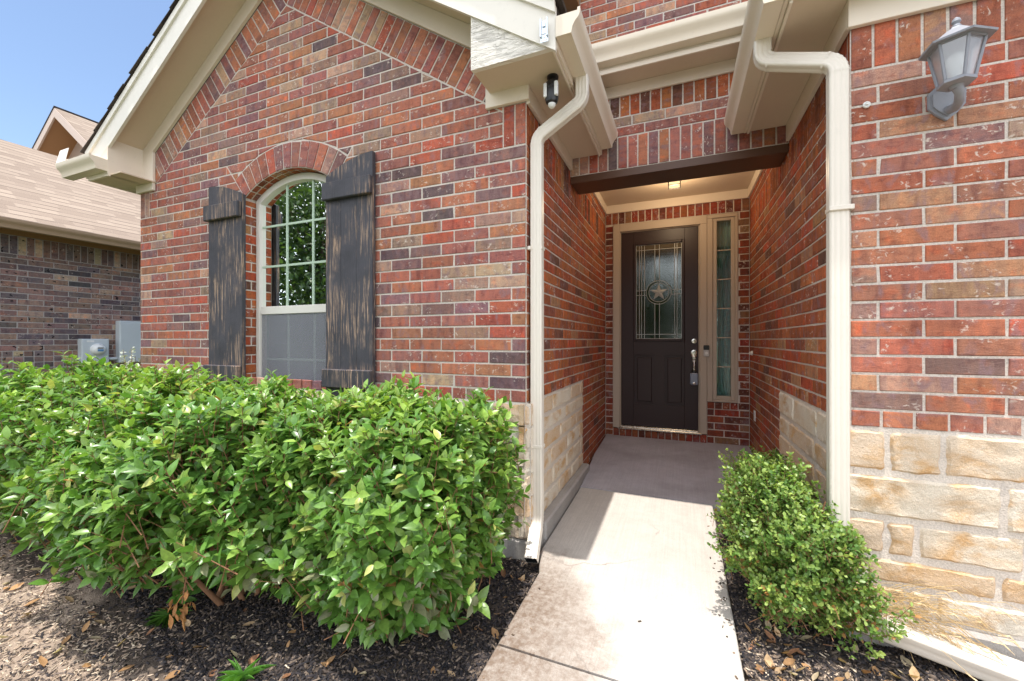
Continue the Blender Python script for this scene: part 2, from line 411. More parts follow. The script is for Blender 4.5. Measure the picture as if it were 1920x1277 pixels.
# ------------------------------------------------------------------ mesh helpers
class MB:
    def __init__(s):
        s.v = []; s.f = []; s.mi = []; s.c = []; s.b = []
    def add(s, verts, faces, mat=0, col=(1, 1, 1), buv=None):
        o = len(s.v)
        s.v += [tuple(p) for p in verts]
        s.c += [col] * len(verts)
        s.b += buv if buv is not None else [tuple(p) for p in verts]
        for f in faces:
            s.f.append(tuple(o + i for i in f)); s.mi.append(mat)
    def box(s, x0, x1, y0, y1, z0, z1, bev=0.003, mat=0, col=(1, 1, 1)):
        b = min(bev, (x1 - x0) * .4, (y1 - y0) * .4, (z1 - z0) * .4)
        s.rbox(Vector(((x0 + x1) / 2, (y0 + y1) / 2, (z0 + z1) / 2)), Vector((1, 0, 0)), Vector((0, 1, 0)), Vector((0, 0, 1)),
               (x1 - x0) / 2, (y1 - y0) / 2, (z1 - z0) / 2, b, mat, col)
    def rbox(s, c, U, V, W, a, b_, c_, bev=0.003, mat=0, col=(1, 1, 1)):
        vs = []; idx = {}
        for sx in (-1, 1):
            for sy in (-1, 1):
                for sz in (-1, 1):
                    for k in range(3):
                        d = [a, b_, c_]
                        e = [d[i] - (bev if i != k else 0) for i in range(3)]
                        idx[(sx, sy, sz, k)] = len(vs)
                        vs.append(c + U * (sx * e[0]) + V * (sy * e[1]) + W * (sz * e[2]))
        fs = []
        def q(*keys): fs.append([idx[k] for k in keys])
        for sg in (-1, 1):
            o = [(-1, -1), (1, -1), (1, 1), (-1, 1)]
            if sg < 0: o = o[::-1]
            q(*[(sg, p, r, 0) for p, r in o]); q(*[(p, r, sg, 2) for p, r in o]); q(*[(r, sg, p, 1) for p, r in o])
        if bev > 0:
            for p in (-1, 1):
                for r in (-1, 1):
                    k = [(p, r, -1, 0), (p, r, 1, 0), (p, r, 1, 1), (p, r, -1, 1)]
                    q(*(k if p * r < 0 else k[::-1]))
                    k = [(p, -1, r, 0), (p, 1, r, 0), (p, 1, r, 2), (p, -1, r, 2)]
                    q(*(k if p * r > 0 else k[::-1]))
                    k = [(-1, p, r, 1), (1, p, r, 1), (1, p, r, 2), (-1, p, r, 2)]
                    q(*(k if p * r < 0 else k[::-1]))
                    for t in (-1, 1):
                        k = [(p, r, t, 0), (p, r, t, 1), (p, r, t, 2)]
                        q(*(k if p * r * t > 0 else k[::-1]))
        s.add(vs, fs, mat, col)
    def prism(s, pts, d, mat=0, col=(1, 1, 1)):
        n = len(pts); d = Vector(d); P = [Vector(p) for p in pts]
        s.add(P + [p + d for p in P], [list(range(n))[::-1], list(range(n, 2 * n))] + [[i, (i + 1) % n, (i + 1) % n + n, i + n] for i in range(n)], mat, col)
    def lathe(s, c, axis, prof, n=24, mat=0, col=(1, 1, 1), cap=True):
        axis = Vector(axis).normalized(); c = Vector(c)
        u = axis.orthogonal().normalized(); w = axis.cross(u)
        vs = []
        for r, h in prof:
            for k in range(n):
                a = 2 * math.pi * k / n
                vs.append(c + axis * h + (u * math.cos(a) + w * math.sin(a)) * r)
        fs = []
        for i in range(len(prof) - 1):
            for k in range(n):
                k2 = (k + 1) % n
                fs.append([i * n + k, i * n + k2, (i + 1) * n + k2, (i + 1) * n + k])
        if cap:
            fs.append(list(range(n))[::-1]); fs.append([(len(prof) - 1) * n + k for k in range(n)])
        s.add(vs, fs, mat, col)
    def tube(s, pts, radii, n=8, mat=0, col=(1, 1, 1)):
        P = [Vector(p) for p in pts]
        if not hasattr(radii, '__len__'): radii = [radii] * len(P)
        T = [(P[min(i + 1, len(P) - 1)] - P[max(i - 1, 0)]).normalized() for i in range(len(P))]
        u = T[0].orthogonal().normalized(); vs = []
        for i, p in enumerate(P):
            if i: u = (T[i - 1].rotation_difference(T[i]) @ u).normalized()
            w = T[i].cross(u)
            for k in range(n):
                a = 2 * math.pi * k / n
                vs.append(p + (u * math.cos(a) + w * math.sin(a)) * radii[i])
        fs = [[i * n + k, i * n + (k + 1) % n, (i + 1) * n + (k + 1) % n, (i + 1) * n + k] for i in range(len(P) - 1) for k in range(n)]
        fs += [list(range(n))[::-1], [(len(P) - 1) * n + k for k in range(n)]]
        s.add(vs, fs, mat, col)
    def sweep(s, prof, pts, front, mat=0, scales=None, col=(1, 1, 1)):
        P = [Vector(p) for p in pts]; n = len(prof)
        T = [(P[min(i + 1, len(P) - 1)] - P[max(i - 1, 0)]).normalized() for i in range(len(P))]
        f = Vector(front); f = (f - T[0] * f.dot(T[0])).normalized(); vs = []
        for i, p in enumerate(P):
            if i: f = (T[i - 1].rotation_difference(T[i]) @ f).normalized()
            sd = T[i].cross(f); k = scales[i] if scales else 1.0
            for a, b in prof: vs.append(p + sd * (a * k) + f * (b * k))
        fs = [[i * n + k, (i + 1) * n + k, (i + 1) * n + (k + 1) % n, i * n + (k + 1) % n] for i in range(len(P) - 1) for k in range(n)]
        s.add(vs, fs, mat, col)
        return n
    def build(s, name, mats, parent=None, smooth=None):
        me = bpy.data.meshes.new(name)
        me.from_pydata(s.v, [], s.f)
        if not isinstance(mats, (list, tuple)): mats = [mats]
        for m in mats: me.materials.append(m)
        if len(mats) > 1: me.polygons.foreach_set('material_index', s.mi)
        a = me.attributes.new('bcol', 'FLOAT_COLOR', 'POINT')
        a.data.foreach_set('color', np.c_[np.array(s.c, dtype=np.float32), np.ones(len(s.c), np.float32)].ravel())
        a = me.attributes.new('buv', 'FLOAT_VECTOR', 'POINT')
        a.data.foreach_set('vector', np.array(s.b, dtype=np.float32).ravel())
        if smooth is not None:
            me.shade_smooth(); me.set_sharp_from_angle(angle=R(smooth))
        me.update()
        return link(bpy.data.objects.new(name, me), parent)

def link(o, parent=None):
    COL.objects.link(o)
    if parent is not None:
        o.parent = parent
        if parent.type == 'EMPTY':
            o.matrix_parent_inverse = Matrix.Translation(-Vector(parent.location))
    return o
def thing(name, label, cat, loc=(0, 0, 0), group=None):
    o = bpy.data.objects.new(name, None); COL.objects.link(o)
    o.location = loc; o.empty_display_size = 0.1
    return tag(o, label, cat, group)
def tag(o, label, cat=None, group=None, kind=None):
    o['label'] = label
    if cat: o['category'] = cat
    if group: o['group'] = group
    if kind: o['kind'] = kind
    return o
def struct(o, label, cat):
    return tag(o, label, cat, kind='structure')

# ------------------------------------------------------------------ brickwork
C_, BL, J = 0.0794, 0.254, 0.0054
PAL_FRONT = [((0.345, 0.132, 0.092), 6), ((0.315, 0.130, 0.104), 5), ((0.235, 0.128, 0.124), 2.4), ((0.39, 0.165, 0.094), 5.5), ((0.40, 0.110, 0.070), 1.6), ((0.45, 0.29, 0.195), 2.0), ((0.31, 0.195, 0.148), 2.4), ((0.15, 0.098, 0.096), 1.0)]
PAL_RIGHT = [((0.40, 0.160, 0.092), 6), ((0.38, 0.132, 0.078), 4), ((0.35, 0.150, 0.104), 4), ((0.44, 0.240, 0.140), 3), ((0.30, 0.170, 0.145), 1.4), ((0.44, 0.125, 0.075), 1.2), ((0.38, 0.24, 0.17), 1.6), ((0.20, 0.12, 0.105), .5)]
PAL_ENTRY = [((0.33, 0.098, 0.042), 5), ((0.38, 0.130, 0.050), 5), ((0.27, 0.088, 0.046), 3.5), ((0.38, 0.085, 0.038), 2), ((0.36, 0.19, 0.095), 1.1), ((0.16, 0.072, 0.048), 1.4)]  # entry brick pushed more orange: the porch's warm glow painted in
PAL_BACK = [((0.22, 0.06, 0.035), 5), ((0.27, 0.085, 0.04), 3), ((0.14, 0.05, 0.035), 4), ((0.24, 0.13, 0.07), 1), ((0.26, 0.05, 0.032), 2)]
PAL_BROWN = [((0.20, 0.14, 0.125), 5), ((0.25, 0.165, 0.14), 4), ((0.16, 0.13, 0.132), 3), ((0.30, 0.19, 0.155), 3), ((0.42, 0.32, 0.235), 1.5), ((0.10, 0.085, 0.09), 1.5)]
def pick(pal):
    w = random.random() * sum(p[1] for p in pal)
    for c, k in pal:
        w -= k
        if w <= 0: break
    g = random.uniform(0.86, 1.16)
    return tuple(min(1, x * g * random.uniform(0.93, 1.07)) for x in c)

class Panel:
    def __init__(s, O, U, V=(0, 0, 1)):
        s.O = Vector(O); s.U = Vector(U).normalized(); s.V = Vector(V).normalized(); s.N = s.U.cross(s.V)
    def p(s, u, v, d=0.0): return s.O + s.U * u + s.V * v + s.N * d

def clip(poly, a, b, c):            # keep a*u + b*v <= c
    out = []
    for i in range(len(poly)):
        p, q = poly[i], poly[(i + 1) % len(poly)]
        dp = a * p[0] + b * p[1] - c; dq = a * q[0] + b * q[1] - c
        if dp <= 0: out.append(p)
        if dp * dq < 0:
            t = dp / (dp - dq); out.append((p[0] + (q[0] - p[0]) * t, p[1] + (q[1] - p[1]) * t))
    return out
def area(poly):
    return 0.5 * sum(poly[i][0] * poly[(i + 1) % len(poly)][1] - poly[(i + 1) % len(poly)][0] * poly[i][1] for i in range(len(poly))) if len(poly) > 2 else 0
def dedupe(poly):
    out = []
    for p in poly:
        if not out or math.hypot(p[0] - out[-1][0], p[1] - out[-1][1]) > 1e-4: out.append(p)
    if len(out) > 1 and math.hypot(out[0][0] - out[-1][0], out[0][1] - out[-1][1]) < 1e-4: out.pop()
    return out
def inset(poly, d):
    res = list(poly)
    for i in range(len(poly)):
        p, q = poly[i], poly[(i + 1) % len(poly)]
        L = math.hypot(q[0] - p[0], q[1] - p[1])
        if L < 1e-6: continue
        nx, ny = (q[1] - p[1]) / L, -(q[0] - p[0]) / L
        res = clip(res, nx, ny, nx * p[0] + ny * p[1] - d)
        if len(res) < 3: return []
    return dedupe(res)

def brick(mb, pan, poly, pal, vert=False, depth=0.02, out=0.0, axis=None):
    poly = inset(dedupe(poly), J)
    if len(poly) < 3 or area(poly) < 4e-4: return
    fr = inset(poly, 0.0028)
    if len(fr) != len(poly): fr = [((p[0] - poly[0][0]) * .96 + poly[0][0], (p[1] - poly[0][1]) * .96 + poly[0][1]) for p in poly]
    n = len(poly); jt = lambda: random.uniform(-0.0013, 0.0013)
    poly = [(p[0] + jt(), p[1] + jt()) for p in poly]; fr = [(p[0] + jt(), p[1] + jt()) for p in fr]
    if random.random() < .22:
        k_ = random.randrange(n); cx_, cy_ = sum(p[0] for p in poly) / n, sum(p[1] for p in poly) / n; f_ = random.uniform(.015, .05)
        poly[k_] = (poly[k_][0] + (cx_ - poly[k_][0]) * f_, poly[k_][1] + (cy_ - poly[k_][1]) * f_ * 1.6); fr[k_] = (fr[k_][0] + (cx_ - fr[k_][0]) * f_, fr[k_][1] + (cy_ - fr[k_][1]) * f_ * 1.6)
    d0 = out + random.uniform(-0.0015, 0.0015); r = random.random()
    V = [pan.p(p[0], p[1], d0 + jt()) for p in fr] + [pan.p(p[0], p[1], d0 - 0.003) for p in poly] + [pan.p(p[0], p[1], -depth) for p in poly]
    F = [list(range(n))] + [[i, n + i, n + (i + 1) % n, (i + 1) % n] for i in range(n)] + [[n + i, 2 * n + i, 2 * n + (i + 1) % n, n + (i + 1) % n] for i in range(n)]
    if axis is None: axis = (0, 1) if vert else (1, 0)
    ax, ay = axis
    loc = [(p[0] * ax + p[1] * ay + r * 40, -p[0] * ay + p[1] * ax + r * 23, r * 9) for p in fr + poly + poly]
    mb.add(V, F, 0, pick(pal), loc)

def course_rows(mb, pan, u0, u1, v0, v1, pal, start='L', clips=(), test=None, header_first=True, parity=0, course=C_, blen=BL, out=0.0):
    """running bond between v0 and v1; start side 'L' or 'R' is a corner laid header/stretcher by turns"""
    v = v0; k = parity
    while v < v1 - 0.012:
        vt = min(v + course, v1)
        cuts = [0.0, (0.100 if k % 2 else blen)]
        while cuts[-1] < (u1 - u0): cuts.append(cuts[-1] + blen)
        for a, b in zip(cuts[:-1], cuts[1:]):
            b = min(b, u1 - u0)
            if b - a < 0.015: continue
            ua, ub = (u0 + a, u0 + b) if start == 'L' else (u1 - b, u1 - a)
            polys = [[(ua, v), (ub, v), (ub, vt), (ua, vt)]]
            if test: polys = test(polys[0])
            for po in polys:
                for cc in clips:
                    po = clip(po, *cc)
                    if len(po) < 3: break
                if len(po) >= 3: brick(mb, pan, po, pal, out=out)
        v += course; k += 1
def unit_row(mb, pan, u0, u1, v0, v1, pal, w=0.0794, out=0.0, clips=()):
    n = max(1, round((u1 - u0) / w)); w = (u1 - u0) / n
    for i in range(n):
        po = [(u0 + i * w, v0), (u0 + (i + 1) * w, v0), (u0 + (i + 1) * w, v1), (u0 + i * w, v1)]
        for cc in clips:
            po = clip(po, *cc)
            if len(po) < 3: break
        if len(po) >= 3: brick(mb, pan, po, pal, vert=True, out=out)
def backing(mb, pan, poly, d=-0.0045):
    V = [pan.p(p[0], p[1], d) for p in poly]
    mb.add(V, [list(range(len(V)))], 1)

# ------------------------------------------------------------------ stonework
def stone_wall(name, pan, u0, u1, v0, v1, parent, rows=5, seed=1, start='L', lens=(0.18, 0.52), corner=None, rough=0.020, layout=None, smooth=35):
    rs = random.Random(seed); mb = MB()
    hs = [rs.uniform(0.85, 1.15) for _ in range(rows)]; v = v0
    if layout: rows = len(layout); hs = [q[0] for q in layout]
    tot = sum(hs)
    for r_ in range(rows):
        h = (v1 - v0) * hs[r_] / tot; a = 0.0
        while a < u1 - u0 - 1e-3:
            L = rs.uniform(*lens)
            if a == 0 and corner: L = corner[0] if r_ % 2 == 0 else corner[1]
            if layout:
                nxt = [q for q in layout[r_][1] if q > a + u0 + 1e-3]
                if nxt: L = nxt[0] - u0 - a
            b = a + L
            if (u1 - u0) - b < 0.11: b = u1 - u0
            b = min(b, u1 - u0)
            ua, ub = (u0 + a, u0 + b) if start == 'L' else (u1 - b, u1 - a)
            g = 0.0036; hj = v + g + rs.uniform(0, .005); ht = v + h - g - rs.uniform(0, .005)
            nx = max(4, int((ub - ua) / 0.016)); ny = max(4, int((ht - hj) / 0.016))
            base = rs.choice([(0.66, 0.545, 0.415), (0.69, 0.60, 0.475), (0.64, 0.50, 0.365), (0.62, 0.465, 0.315), (0.72, 0.645, 0.53)])
            sd = rs.random(); V = []; B = []; bulge = rs.uniform(0.6, 1.25); tx, ty = rs.uniform(-.3, .3), rs.uniform(-.3, .3)
            for j in range(ny + 1):
                for i in range(nx + 1):
                    fu, fv = i / nx, j / ny
                    u = ua + g + (ub - ua - 2 * g) * fu; w = hj + (ht - hj) * fv
                    e = min(fu * (ub - ua), (1 - fu) * (ub - ua), fv * (ht - hj), (1 - fv) * (ht - hj))
                    eg = min(1.0, e / 0.010) ** 0.55
                    nz = noise.noise(Vector((u * 14 + sd * 90, w * 16, sd * 50))) * 0.6 + noise.noise(Vector((u * 45, w * 45 + sd * 70, sd))) * 0.45
                    wob = 0.006 * noise.noise(Vector((u * 25, w * 25, sd * 31)))
                    d = -0.010 + eg * (0.012 + rough * bulge * (0.45 + 0.75 * nz + tx * (fu - .5) + ty * (fv - .5)))
                    V.append(pan.p(u + wob * 1.3, w + wob, d)); B.append((u + sd * 31, w + sd * 17, sd * 9))
            n1 = nx + 1
            F = [[j * n1 + i, j * n1 + i + 1, (j + 1) * n1 + i + 1, (j + 1) * n1 + i] for j in range(ny) for i in range(nx)]
            ring = [i for i in range(n1)] + [j * n1 + nx for j in range(1, ny + 1)] + [ny * n1 + i for i in range(nx - 1, -1, -1)] + [j * n1 for j in range(ny - 1, 0, -1)]
            o = len(V); V += [V[k] - pan.N * 0.03 for k in ring]; B += [B[k] for k in ring]
            for k in range(len(ring)):
                k2 = (k + 1) % len(ring)
                F.append([ring[k], o + k, o + k2, ring[k2]])
            mb.add(V, F, 0, base, B)
            a = b
        v += h
    # mortar bed, struck unevenly
    nu, nv = max(2, int((u1 - u0) / 0.02)), max(2, int((v1 - v0) / 0.02)); V = []
    for j in range(nv + 1):
        for i in range(nu + 1):
            u = u0 + (u1 - u0) * i / nu; w = v0 + (v1 - v0) * j / nv
            V.append(pan.p(u, w, -0.002 + 0.005 * noise.noise(Vector((u * 18, w * 18, seed)))))
    mb.add(V, [[j * (nu + 1) + i, j * (nu + 1) + i + 1, (j + 1) * (nu + 1) + i + 1, (j + 1) * (nu + 1) + i] for j in range(nv) for i in range(nu)], 1)
    return mb.build(name, [M['stone'], M['stone_mortar']], parent, smooth=smooth)

# ------------------------------------------------------------------ the house
GY, RY = 2.34, 2.27            # front wall planes
XL, XE, XR, XG = -4.96, -0.87, 0.715, 6.0
HY, BY = 3.42, 5.2             # header wall, door wall
XC, PITCH = -2.93, 0.667       # gable centre and roof pitch
ZB = 0.835                     # brick over stone
ZI, ZF, ZS = 3.92, 4.224, 4.37 # apex heights: soldier band inside edge, frieze underside, soffit
YF = 2.05                      # rake fascia plane
house = thing('brick_house', 'red brick house with cream limestone base, arched window, tan soffits and recessed front door', 'house', (XC, GY, 0))

# --- gable wall with the arched window opening
WX0, WX1, WCR, WRISE = -3.42, -2.42, 2.60, 0.17
WC = (WX0 + WX1) / 2; WR = (0.25 + WRISE ** 2) / (2 * WRISE); WZC = WCR - WR; RO = WR + 0.21
WZ0 = 0.70
def arch_z(x): return WZC + math.sqrt(max(0, WR ** 2 - (x - WC) ** 2))
def rake(x, z0): return z0 - PITCH * abs(x - XC)
pan_g = Panel((0, GY, 0), (1, 0, 0))
spring_ang = math.asin(0.5 / WR)
def around_window(po):
    cx = sum(p[0] for p in po) / 4; cz = sum(p[1] for p in po) / 4
    x0, x1, z0, z1 = po[0][0], po[1][0], po[0][1], po[2][1]
    if x1 < WX0 - 0.13 or x0 > WX1 + 0.13 or z0 > WZC + RO: return [po]
    spr = arch_z(WX0)
    res = []
    if z0 > spr and min(math.hypot(p[0] - WC, p[1] - WZC) for p in po) > RO - 0.004 and not (x0 < WC < x1): return [po]
    if cz < spr - 0.01:
        if z1 <= WZ0: return [po]
        if x0 < WX0: res.append(clip(po, 1, 0, WX0))
        if x1 > WX1: res.append(clip(po, -1, 0, -WX1))
        return [r for r in res if len(r) > 2]
    # beside and over the arch ring: cut along the ring's outer curve and its sloped ends
    for pc in ([clip(po, 1, 0, WC), clip(po, -1, 0, -WC)] if x0 < WC < x1 else [po]):
        if len(pc) < 3: continue
        cx = sum(p[0] for p in pc) / len(pc); sg = 1 if cx > WC else -1
        n = (-sg * math.cos(spring_ang), math.sin(spring_ang)); c = n[0] * WC + n[1] * WZC
        A = clip(pc, n[0], n[1], c)
        if len(A) > 2: res.append(A)
        B = clip(pc, -n[0], -n[1], -c)
        if len(B) > 2:
            bx_ = sum(p[0] for p in B) / len(B); bz_ = sum(p[1] for p in B) / len(B); a = math.atan2(bx_ - WC, bz_ - WZC)
            m = (-math.sin(a), -math.cos(a)); B = clip(B, m[0], m[1], m[0] * WC + m[1] * WZC - RO)
            if len(B) > 2: res.append(B)
    return res
mb = MB()
rk = [(PITCH, 1, ZI + PITCH * XC), (-PITCH, 1, ZI - PITCH * XC)]
ztop = lambda x: rake(x, ZI)
def gable_test(po):
    x0, x1, z0, z1 = po[0][0], po[1][0], po[0][1], po[2][1]
    res = []
    for p in around_window(po):
        # leave room for the pair of soldiers under each eave corner
        if z1 > 2.425 and z0 < 2.67 and (x1 > XE - 0.155 or x0 < XL + 0.155):
            p = clip(p, 1, 0, XE - 0.155) if x1 > XE - 0.3 else clip(p, -1, 0, -(XL + 0.155))
        if len(p) > 2: res.append(p)
    return res
unit_row(mb, pan_g, XL, XE, ZB, ZB + C_, PAL_FRONT, 0.105)
n_r = 40
course_rows(mb, pan_g, XL, XE, ZB + C_, ZB + C_ + n_r * C_, PAL_FRONT, 'R', rk, gable_test)
for ux in (XE - 0.155, XL): unit_row(mb, pan_g, ux, ux + 0.155, 2.425, 2.685, PAL_FRONT, 0.0775)
# soldier band under the rake
cosp = 1 / math.hypot(1, PITCH); sinp = PITCH * cosp
for sg in (1, -1):
    L = 2.10 / cosp; n = int(L / 0.0794)
    for i in range(n):
        s0, s1 = i * L / n, (i + 1) * L / n
        po = []
        for (s_, h) in ((s0, 0), (s1, 0), (s1, 0.253), (s0, 0.253)):
            po.append((XC + sg * (s_ * cosp + h * sinp), ZI - s_ * sinp + h * cosp))
        if sg < 0: po = po[::-1]
        po = clip(po, -sg, 0, -sg * XC)
        if len(po) > 2: po = clip(po, sg, 0, (XE - .155) if sg > 0 else -(XL + .155))
        if len(po) > 2: brick(mb, pan_g, po, PAL_FRONT, axis=(sg * sinp, cosp))
    hx = sinp * 0.253
# infill triangle at the apex between the two bands
brick(mb, pan_g, [(XC - .001, ZI), (XC + sinp * .253, ZI + cosp * .253), (XC, ZI + .30), (XC - sinp * .253, ZI + cosp * .253)], PAL_FRONT)
# arch ring and its underside
nr = 13
for i in range(nr):
    a0 = -spring_ang + 2 * spring_ang * i / nr; a1 = -spring_ang + 2 * spring_ang * (i + 1) / nr
    po = [(WC + math.sin(a) * r, WZC + math.cos(a) * r) for a, r in ((a0, WR), (a1, WR), (a1, RO), (a0, RO))]
    am = (a0 + a1) / 2
    brick(mb, pan_g, po, PAL_FRONT, axis=(math.sin(am), math.cos(am)), out=0.002)
for i in range(nr):
    a0 = -spring_ang + 2 * spring_ang * i / nr; a1 = -spring_ang + 2 * spring_ang * (i + 1) / nr; am = (a0 + a1) / 2
    O = Vector((WC + math.sin(am) * WR, GY, WZC + math.cos(am) * WR)); w = WR * (a1 - a0) / 2
    pu = Panel(O, (-math.cos(am), 0, math.sin(am)), (0, 1, 0))
    for (y0, y1) in ((0.0, 0.058), (0.058, 0.118)): brick(mb, pu, [(-w, y0), (w, y0), (w, y1), (-w, y1)], PAL_ENTRY)
    backing(mb, pu, [(-w, 0), (w, 0), (w, .12), (-w, .12)], -0.0045)
# reveals
for X, U, nm in ((WX0, (0, 1, 0), 1), (WX1, (0, -1, 0), -1)):
    pj = Panel((X, GY if nm > 0 else GY, 0), U)
    ua, ub = (0.0, 0.12) if nm > 0 else (-0.12, 0.0)
    z = ZB + C_; k = 0
    zt = arch_z(WX0) - 0.01
    z = WZ0
    while z < zt:
        z2 = min(z + C_, zt)
        parts = [(ua, ub)] if k % 2 else [(ua, (ua + ub) / 2), ((ua + ub) / 2, ub)]
        for p0, p1 in parts: brick(mb, pj, [(p0, z), (p1, z), (p1, z2), (p0, z2)], PAL_ENTRY)
        z += C_; k += 1
    backing(mb, pj, [(ua, WZ0), (ub, WZ0), (ub, zt + .02), (ua, zt + .02)], -0.0045)
# mortar plane in strips round the opening
xs = sorted(set([XL, XE, XC, WX0 - .001, WX1 + .001] + [WX0 + (WX1 - WX0) * i / 16 for i in range(17)]))
for a, b in zip(xs[:-1], xs[1:]):
    za, zb = rake(a, ZF), rake(b, ZF)
    if WX0 - 1e-6 <= a and b <= WX1 + 1e-6:
        backing(mb, pan_g, [(a, 0.6), (b, 0.6), (b, WZ0), (a, WZ0)])
        backing(mb, pan_g, [(a, arch_z(a)), (b, arch_z(b)), (b, zb), (a, za)])
    else:
        backing(mb, pan_g, [(a, 0.6), (b, 0.6), (b, zb), (a, za)])
gw = mb.build('wall', [M['brick'], M['mortar']], house); gw['label'] = 'tall gable wall of mottled red brick with soldier bands'

# --- entry side walls, header wall, door wall, garage wall
ZT_E = 2.90
def side_wall(pan, u_of, flip, pal, stone_end, lab):
    mb = MB(); st = 'L' if not flip else 'R'
    Y0 = GY if not flip else RY
    rng = lambda a, b: (a, b) if not flip else (-b, -a)
    u0, u1 = rng(Y0, BY)
    unit_row(mb, pan, *rng(Y0, stone_end), ZB, ZB + C_, pal, 0.075)
    # brick reaching the slab behind the stone
    lo = [z for z in (-0.118,)]
    def below(po): return [clip(po, -1, 0, -stone_end)] if not flip else [clip(po, 1, 0, -stone_end)]
    course_rows(mb, pan, u0, u1, -0.118, ZB + C_ - 0.001, pal, st, (), lambda po: [p for p in below(po) if len(p) > 2])
    course_rows(mb, pan, u0, u1, ZB + C_, 2.423, pal, st, parity=1)
    unit_row(mb, pan, u0, u1, 2.423, 2.677, pal, 0.0794)
    course_rows(mb, pan, u0, u1, 2.677, ZT_E, pal, st)
    backing(mb, pan, [(u0, -0.2), (u1, -0.2), (u1, ZT_E), (u0, ZT_E)])
    o = mb.build('wall', [M['brick'], M['mortar']], house); o['label'] = lab
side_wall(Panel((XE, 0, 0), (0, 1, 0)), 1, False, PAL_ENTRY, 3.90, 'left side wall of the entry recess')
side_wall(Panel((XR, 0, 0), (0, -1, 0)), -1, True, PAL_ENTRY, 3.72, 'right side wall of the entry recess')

pan_h = Panel((0, HY, 0), (1, 0, 0)); mb = MB()
unit_row(mb, pan_h, XE, XR, 2.62, 2.885, PAL_FRONT, 0.0794)
course_rows(mb, pan_h, XE, XR, 2.885, 2.885 + 2 * C_, PAL_FRONT, 'L', parity=1)
unit_row(mb, pan_h, -1.25, 1.05, 2.885 + 2 * C_, 3.30, PAL_ENTRY, 0.0794)
backing(mb, pan_h, [(-1.25, 2.62), (1.05, 2.62), (1.05, 3.35), (-1.25, 3.35)])
mb.build('wall', [M['brick'], M['mortar']], house)['label'] = 'header wall of upright bricks over the porch opening'

pan_b = Panel((0, BY, 0), (1, 0, 0)); mb = MB()
FX0, FX1, FZ1 = -0.775, 0.60, 2.665       # door unit outline
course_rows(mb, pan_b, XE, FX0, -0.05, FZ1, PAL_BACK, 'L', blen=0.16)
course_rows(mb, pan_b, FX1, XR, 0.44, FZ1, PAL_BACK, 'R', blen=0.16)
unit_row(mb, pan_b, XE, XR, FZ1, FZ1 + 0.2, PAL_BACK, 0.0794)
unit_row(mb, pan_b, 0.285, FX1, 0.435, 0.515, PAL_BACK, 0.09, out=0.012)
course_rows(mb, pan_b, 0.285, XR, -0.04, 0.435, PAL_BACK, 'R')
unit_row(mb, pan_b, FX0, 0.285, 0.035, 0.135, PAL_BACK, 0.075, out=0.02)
backing(mb, pan_b, [(XE, -0.1), (FX0, -0.1), (FX0, 3.0), (XE, 3.0)])
backing(mb, pan_b, [(FX1, -0.1), (XR, -0.1), (XR, 3.0), (FX1, 3.0)])
backing(mb, pan_b, [(FX0, -0.1), (FX1, -0.1), (FX1, 0.13), (FX0, 0.13)])
backing(mb, pan_b, [(0.285, 0.13), (FX1, 0.13), (FX1, 0.51), (0.285, 0.51)])
backing(mb, pan_b, [(FX0, FZ1), (FX1, FZ1), (FX1, 3.0), (FX0, 3.0)])
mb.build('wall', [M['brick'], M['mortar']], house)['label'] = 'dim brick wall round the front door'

pan_r = Panel((0, RY, 0), (1, 0, 0)); mb = MB()
unit_row(mb, pan_r, XR - .01, 3.6, ZB, ZB + C_, PAL_RIGHT, 0.112)
course_rows(mb, pan_r, XR - .01, 3.6, ZB + C_, 2.423, PAL_RIGHT, 'L', parity=0)
unit_row(mb, pan_r, XR - .01, 3.6, 2.423, 2.677, PAL_RIGHT, 0.083)
backing(mb, pan_r, [(XR - .01, 0.6), (3.6, 0.6), (3.6, 2.75), (XR - .01, 2.75)])
mb.build('wall', [M['brick'], M['mortar']], house)['label'] = 'near brick wall carrying the lantern'

pan_u = Panel((0, 3.9, 0), (1, 0, 0)); mb = MB()
course_rows(mb, pan_u, -0.90, 1.6, 3.45, 4.95, PAL_FRONT, 'L')
backing(mb, pan_u, [(-0.90, 3.4), (1.6, 3.4), (1.6, 5.0), (-0.90, 5.0)])
mb.box(-0.90, 1.6, 3.93, 7.5, 3.4, 5.0, 0, 1)
mb.build('wall', [M['brick'], M['mortar']], house)['label'] = 'upper brick wall above the porch gutter'

# hidden shells that close the rooms
mb = MB()
mb.box(XL, XL + 0.05, GY + .02, 8, -.3, 2.9, 0); mb.box(XE - 0.10, XE - 0.03, GY + .03, BY, -.3, 3.0, 0)
mb.box(XL + .05, XE - .03, 6.5, 6.6, -.3, 4.3, 0); mb.box(XL + .05, XE - .1, GY + .5, 6.5, -.3, -.1, 0)
mb.box(XR + .03, XR + .1, RY + .03, BY, -.3, 3.0, 0); mb.box(XR + .03, 3.55, 5.5, 5.6, -.3, 3, 0); mb.box(3.5, 3.57, RY + .02, 5.5, -.3, 2.9, 0)
mb.box(XE - .1, XR + .1, BY + 0.55, BY + .65, -.3, 3.2, 0); mb.box(XE - .1, XR + .1, BY + .1, BY + .55, 2.95, 3.0, 0)
mb.build('interior_shell', M['room'], house)

